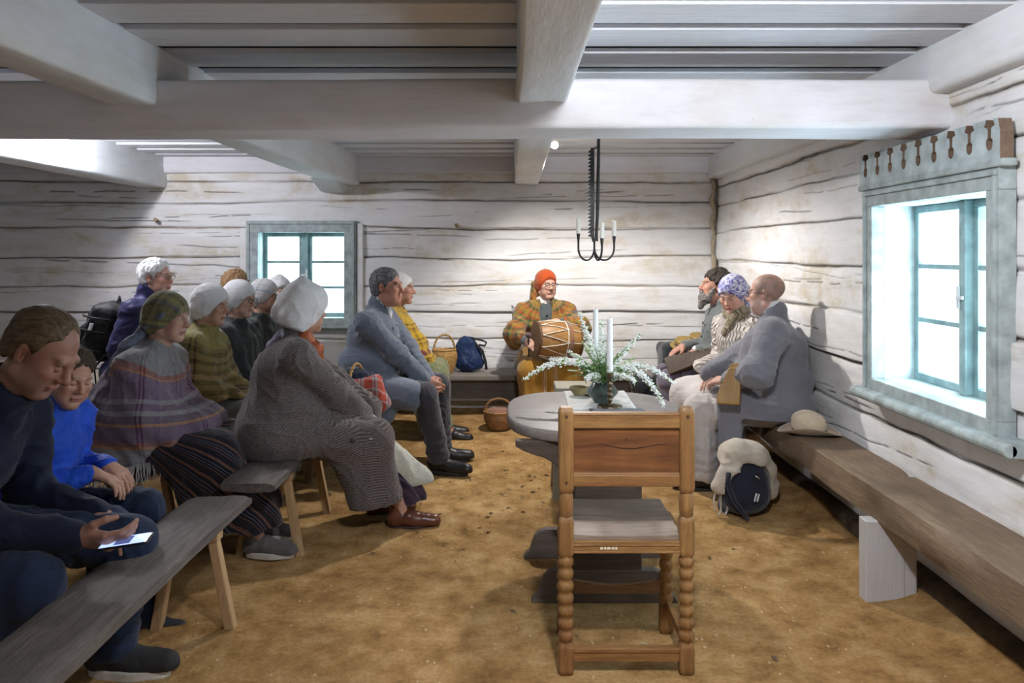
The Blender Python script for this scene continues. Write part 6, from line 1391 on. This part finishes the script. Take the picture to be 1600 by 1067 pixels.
# --- 14 bearded man
p = Person((1.67, 6.05, .10), PI-.04, 'person with a long grey-streaked beard in a grey coat, farthest on the right bench', seat=.39, lean=.10, sc=1.03, head=(.04,-.12,0), nl=.12, knee=.46, feet=(.50,.44), spread=.13, footy=.12, handR=(1.33,6.02,.80), handL=(1.40,5.90,.78), elbL=(-.4,.4,-1), sw=.20, girth=1.15, skin=(.46,.25,.18))
hl = p.hand(1, (.85,-.1,-.40), (.3,0,-1), (.35,.45,.45,.5), .3); hr = p.hand(-1, (.85,.15,-.45), (.3,0,-1), (.3,.4,.4,.45), .3)
p.body([(hl, p.wr[1]+V3(.06,0,0)), (hr, p.wr[-1]+V3(.06,0,0))], redness=.7, brow=(.03,.02,.02), nose=1.1)
DH = hairmat('dark_curly_hair', (.012,.010,.009), (.07,.055,.045)); p.hair(DH, plane=((.070,0,.052), (.85,0,-.30)), infl=.026, amp=.011, freq=(30,30,30), lo=-.09)
p.mass('beard', [p.hell((.055,0,-.085), (.050,.055,.045), .02), p.hcap((.07,0,-.10), (.088,0,-.165), .038, .022, .03), p.hcap((.02,.058,-.02), (.05,.045,-.09), .016, .026, .02), p.hcap((.02,-.058,-.02), (.05,-.045,-.09), .016, .026, .02), p.hcap((.096,-.022,-.050), (.096,.022,-.050), .008, .008, .01)]+[p.hell((.105,0,-.062), (.014,.018,.005), .003, -1)], hairmat('grey_streaked_beard', (.035,.03,.03), (.32,.29,.28)), .005, .006, 45)
tl = [cap(p.hip[q], p.hip[q]*.6+p.kn[q]*.4, .11, .09, .05) for q in (-1, 1)]
p.garment('coat', p.torso(.032, .04)+p.arms(.026, .042)+p.collar(.035,.078)+tl+p.neckhole(.064), GREY3, .008, .006); p.mass('shirt_collar', [cap(p.N, p.N+p.u*.042, .067, .066)], SHIRT, .007, .002)
for q in (1,): e = unit(p.el[q]-p.wr[q]); p.mass('cuff', [cap(p.wr[q]-e*.005, p.wr[q]+e*.045, .035, .038, .01)], SHIRT, .006, .001)
VIO = fabric('grey_violet_trousers', (.135,.115,.15), 200, .12); p.trousers(VIO, .018, .075, res=.009); p.shoes(BLKL, SOLEB); buttons(p, [p.P+p.u*.40+p.f*.155+V3(0,.05,0), p.P+p.u*.30+p.f*.175+V3(0,.05,0)], BLKL, .010)
def kokle(loc, rot, lab, m, L=.42, w0=.13, w1=.05, grp=None):
    k = empty('kokle', loc, 0, lab, 'string instrument', grp); k.rotation_euler = rot
    mb = MB(); mb.prism([(-L/2,-w0/2),(L/2,-w0/2),(L/2,-w0/2+w1),(-L/2+.05,w0/2),(-L/2,w0/2)], -.018, .018, 'xy'); bpy_fix(mb.build('sound_box', m, k, bevel=.006).data)
    for i in range(9):
        y = -w0/2+.014+i*(w0-.03)/8; x1 = L/2-.03-(.0 if y < -w0/2+w1 else (y+w0/2-w1)/(w0-w1)*(L-.10)); mb = MB(); mb.tube([(-L/2+.03, y, .022), (x1, y, .022)], .0005, 4); mb.build('string', plain('steel_string', (.6,.58,.5), .3, .8), k)
        mb = MB(); mb.tube([(x1, y, .012), (x1, y, .036)], .0035, 6); mb.build('tuning_pin', plain('brass_pin', (.6,.42,.15), .3, .7), k)
    return k
KW1 = wood('kokle_dark', (.05,.03,.02), (.12,.075,.045), 0, 5, .5, .1); KW2 = wood('kokle_honey', (.30,.15,.03), (.50,.29,.08), 0, 5, .45, .1)
kokle((1.345, 5.84, .735), (1.05, -.42, -.25), 'dark brown zither with brass pins on the lap of the bearded man', KW1, .40, .14, .07)
for i, (px, py, Y, lab) in enumerate(((1068, 530, 6.35, 'round straw hat lower left of the pair beside the bearded man'), (1090, 524, 6.42, 'round straw hat upper right of the pair beside the bearded man'))):
    t = empty('straw_hat', at(px, py+8, Y), 0, lab, 'hat', 'pair of straw hats'); t.rotation_euler = (.30, -.06, .2*i); ST = wicker('straw', (.36,.24,.07))
    mb = MB(); mb.lathe([(.0,.050),(.060,.050),(.068,.042),(.070,.0),(.105,-.002),(.105,-.008),(.066,-.007),(.064,.038),(.0,.044)], 36); mb.build('straw_crown', ST, t, smooth='auto')
    mb = MB(); mb.lathe([(.0705,.002),(.0720,.003),(.0715,.018),(.0700,.018)], 36); mb.build('hat_band', CHAR, t, smooth='auto')
# table-like shelf the hats rest on: the folded dark coat behind him
o = solid('folded_coat', [rbox((0,0,0), (.13,.10,.13), rd=.04)], fabric('dark_grey_coat', (.04,.045,.05), 300), None, .012, disp=lambda V: .01*fbm(V*10, 4, 3)); o.location = (1.40, 6.52, .60); tag(o, 'dark folded coat under the straw hats in the corner', 'coat')

# --- 15 woman in cream cardigan
p = Person((1.625, 5.42, .07), PI+.42, 'person in a cream cable cardigan with a blue and white headscarf, looking down', seat=.42, lean=.14, sc=1.0, head=(.42,.42,0), nl=.18, knee=.42, feet=(.44,.42), spread=.12, footy=.13, handL=(1.345,5.06,.745), handR=(1.30,5.45,.72), elbL=(-.5,.5,-.9), sw=.17, girth=1.1, skin=(.60,.38,.30))
hl = p.hand(1, (.80,-.10,-.42), (.3,.1,-1), (.35,.3,.35,.4), .25, .2)
p.body([(hl, p.wr[1]+V3(.06,0,0))], redness=.6, eyes='closed', lips=(.45,.15,.14), jaw=.9, nose=.9, brow=(.2,.13,.09))
BLW = NT('blue_white_print'); v_ = BLW.coord(); BLW.base(BLW.ramp(BLW.noise(v_, 22, 3, .6, 2.5), [(.40, (.10,.10,.36)), (.50, (.32,.33,.55)), (.58, (.66,.66,.72))])); BLW = BLW.set(.85, 0, .2)
p.scarf(BLW, .016, plane=((.082,0,.056), (.80,0,-.60)), tail=True, low=-.06)
CRM = NT('cream_cable_knit'); a_ = CRM.n('ShaderNodeAttribute', attribute_name='pat'); sp_ = CRM.n('ShaderNodeSeparateXYZ'); CRM.l(a_.outputs['Vector'], sp_.inputs[0]); c1 = CRM.math('SINE', CRM.math('ADD', CRM.math('MULTIPLY', sp_.outputs[0], 160), CRM.math('MULTIPLY', CRM.math('SINE', CRM.math('MULTIPLY', sp_.outputs[1], 110)), 1.3)))
CRM.base(CRM.mix(CRM.math('MULTIPLY', CRM.math('ADD', c1, 1), .5), (.50,.45,.42), (.62,.57,.53))); CRM.bump(c1, .9, .01); CRM = CRM.set(.95, 0, .1)
p.garment('cardigan', p.torso(.032, .02)+p.arms(.030, .046)+p.neckhole(.062), CRM, .008, .008, (11,11,14)); SCG = plaid('brown_print_scarf', [(0,(.16,.12,.07)),(.3,(.42,.38,.3)),(.5,(.10,.08,.05)),(.75,(.3,.25,.15))], [(0,(.4,.36,.28)),(.35,(.12,.1,.06)),(.7,(.25,.2,.12))], .03, .025)
p.mass('neck_scarf', [cap(p.N+V3(.03,.05,.01), p.N+V3(.03,-.05,.01), .052, k=.03), cap(p.N+V3(.05,.04,.0), p.N+V3(.11,-.0,-.11), .04, .03, .03), cap(p.N+V3(-.05,0,.03), p.N+V3(.02,.06,.02), .045, .045, .03)], SCG, .006, .006, 26, pat=patxyz)
p.skirt(fabric('cream_linen_skirt', (.54,.50,.49), 200, .08), .14, .22, front=.02, back=-.2, pleats=14, name='coat_skirt'); p.skirt(plaid('blue_red_hem', [(0,(.03,.03,.07)),(.6,(.3,.06,.04)),(.7,(.04,.04,.09))], [(0,(.03,.03,.06)),(.5,(.05,.05,.08))], .03, .2), .12, .12, front=.0, back=-.18, waist=False); p.shoes(BLKL, SOLEB)

# --- 16 bald man in long grey coat, back to the camera
p = Person((1.635, 4.83, .03), PI-.36, 'person with a shaved head in a long grey coat, nearest on the right bench', seat=.45, lean=.04, sc=1.05, head=(-.22,.08,0), nl=.12, nlen=.145, knee=.42, feet=(.44,.40), spread=.14, footy=.13, handL=(1.30,4.72,.74), handR=(1.24,5.05,.72), elbL=(-.3,.9,-.35), sw=.215, girth=1.32, skin=(.56,.33,.26))
hl = p.hand(1, (.75,-.5,-.1), (.3,-.5,-.6), (.5,)*4, .3)
p.body([(hl, p.wr[1]+V3(.05,0,0))], redness=.7, scalp=(.17,.13,.11), stubble=(.55,.50,.47), fat=.006, jaw=1.2); p.glasses(plain('navy_frame', (.02,.025,.09), .3), .024, .018)
LG = [cap(p.hip[q]+V3(0,q*.03,0), p.kn[q]*.5+p.hip[q]*.5+V3(0,q*.02,.01), .145, .115, .08) for q in (-1, 1)]+[cap(p.P+V3(-.02,.10,-.03), V3(.20,.17,.10), .15, .10, .09), cap(p.P+V3(.10,.12,-.03), V3(.24,.16,.10), .11, .08, .09), rbox((.20,.16,.36), (.08,.05,.19), rd=.03, k=.07)]
def c16(X, Y, Z): return np.maximum(.12-Z, np.minimum(.47-Z, .17-X+0*Z))+Y*0
def f16(V): return .012*np.sin(V[:, 0]*34+2*vnoise(V*3, 5))*np.clip((.5-V[:, 2])/.2, 0, 1)
p.garment('long_coat', p.torso(.045, .05, .07)+p.arms(.042, .056, back=.03, k=.05)+p.collar(.035,.088)+LG+p.neckhole(.074), GREY2, .008, .007, (8,8,9), cut=c16, fold=f16); p.mass('shirt_collar', [cap(p.N, p.N+p.u*.048, .074, .073)], SHIRT, .006, .002)
TRC = fabric('oatmeal_trousers', (.50,.46,.44), 200, .1); p.trousers(TRC, .030, .085, res=.009, flare=.0); p.shoes(BLKL, SOLEB, .16, high=.08)
kokle(at(1140, 600, 4.56), (0, -1.25, 1.15), 'honey-coloured zither held upright on the lap of the man in the long grey coat', KW2, .24, .13, .06)
# ================================================================== light and camera
def lamp(name, typ, loc, power, color=(1,1,1), size=.1, size_y=None, target=None, spot=None, spread=None):
    d = bpy.data.lights.new(name, typ); d.energy = power; d.color = color
    if typ == 'AREA':
        d.size = size
        if size_y: d.shape = 'RECTANGLE'; d.size_y = size_y
        if spread: d.spread = spread
    else: d.shadow_soft_size = size
    if spot: d.spot_size = spot; d.spot_blend = .5
    o = bpy.data.objects.new(name, d); COL.objects.link(o); o.location = loc
    if target is not None:
        o.rotation_euler = (Vector(target)-Vector(loc)).to_track_quat('-Z', 'Y').to_euler()
    return o
# small bare bulb on the right side of the middle joist, behind the cross beam
x, y, z = .315, 5.66, 2.285
t = empty('bulb_lamp', (x-.05, y, z+.01), 0, 'small bare glowing bulb on the side of the middle ceiling joist', 'lamp')
m_ = MB(); m_.tube([(-.03, 0, 0), (.02, 0, 0)], .02, 12); m_.build('socket', plain('white_plastic', (.75,.75,.72), .4), t, smooth='auto')
m_ = MB(); m_.sphere((.045, 0, 0), .026, 16, 10); m_.build('bulb', emis('bulb_glow', (1,.95,.88), 60), t, smooth=True)
lamp('bulb_light', 'SPOT', (x+.04, y, z-.03), 120, (1,.95,.90), .04, target=(x+.1, y-.1, 0), spot=2.9)
# fluorescent tube left behind the cross beam
t = empty('tube_lamp', (-2.88, 4.9, 2.30), 0, 'fluorescent tube glowing beside the far left joist', 'lamp')
m_ = MB(); m_.box(-.26, .26, -.025, .025, .02, .055); m_.build('housing', plain('white_plastic', (.75,.75,.72), .4), t, bevel=.004)
m_ = MB(); m_.tube([(-.25, 0, 0), (.25, 0, 0)], .017, 12); m_.build('tube', emis('tube_glow', (.9,.9,1), 30), t, smooth='auto')
lamp('tube_end_light', 'POINT', (-3.085, 5.35, 2.27), 50, (.95,.94,1), .03)
lamp('tube_light', 'AREA', (-2.88, 4.9, 2.275), 5, (.93,.94,1), .7, .06, target=(-2.6, 5.0, 0))
# the same kind of bulbs light the near half of the room
for i, (x, y, z, p) in enumerate(((.27, 1.35, 2.29, 118), (-3.2, .6, 2.2, 4))):
    t = empty('bulb_lamp', (x-.05, y, z+.01), 0, 'bare glowing bulb on a joist in the near half of the room', 'lamp', 'bulbs in the near half of the room')
    m_ = MB(); m_.tube([(-.05, 0, 0), (.02, 0, 0)], .02, 12); m_.build('socket', plain('white_plastic', (.75,.75,.72), .4), t, smooth='auto')
    m_ = MB(); m_.sphere((.045, 0, 0), .026, 16, 10); m_.build('bulb', emis('bulb_glow', (1,.95,.88), 60), t, smooth=True)
    lamp('near_bulb_light', 'POINT', (x+.04, y, z-.03), p, (.93,.95,1), .07)
# daylight at the two windows
lamp('daylight_side', 'AREA', (XR+.5, 3.35, 1.15), 62, (.70,.82,1), 1.0, 1.1, target=(-1, 3.0, 1.9))
lamp('daylight_back', 'AREA', (-1.9, YB+.45, 1.4), 18, (.66,.88,1), .9, .9, target=(-1.9, 3, .8))
wd = bpy.data.worlds.new('sky'); scene.world = wd; wd.use_nodes = True
bg = wd.node_tree.nodes['Background']; bg.inputs[0].default_value = (.86,.95,1,1); bg.inputs[1].default_value = 1.9

cam = bpy.data.cameras.new('camera'); co = bpy.data.objects.new('camera', cam); COL.objects.link(co)
co.location = (0, 0, CH); co.rotation_euler = (PI/2, 0, 0)
cam.sensor_width = 36; cam.lens = F/1600*36; cam.shift_y = -(533.5-HY)/1600; cam.clip_start = .05
scene.camera = co
scene.view_settings.view_transform = 'Standard'; scene.view_settings.look = 'None'
scene.view_settings.exposure = .42; scene.view_settings.gamma = 1; scene.view_settings.use_curve_mapping = False
scene.render.film_transparent = False
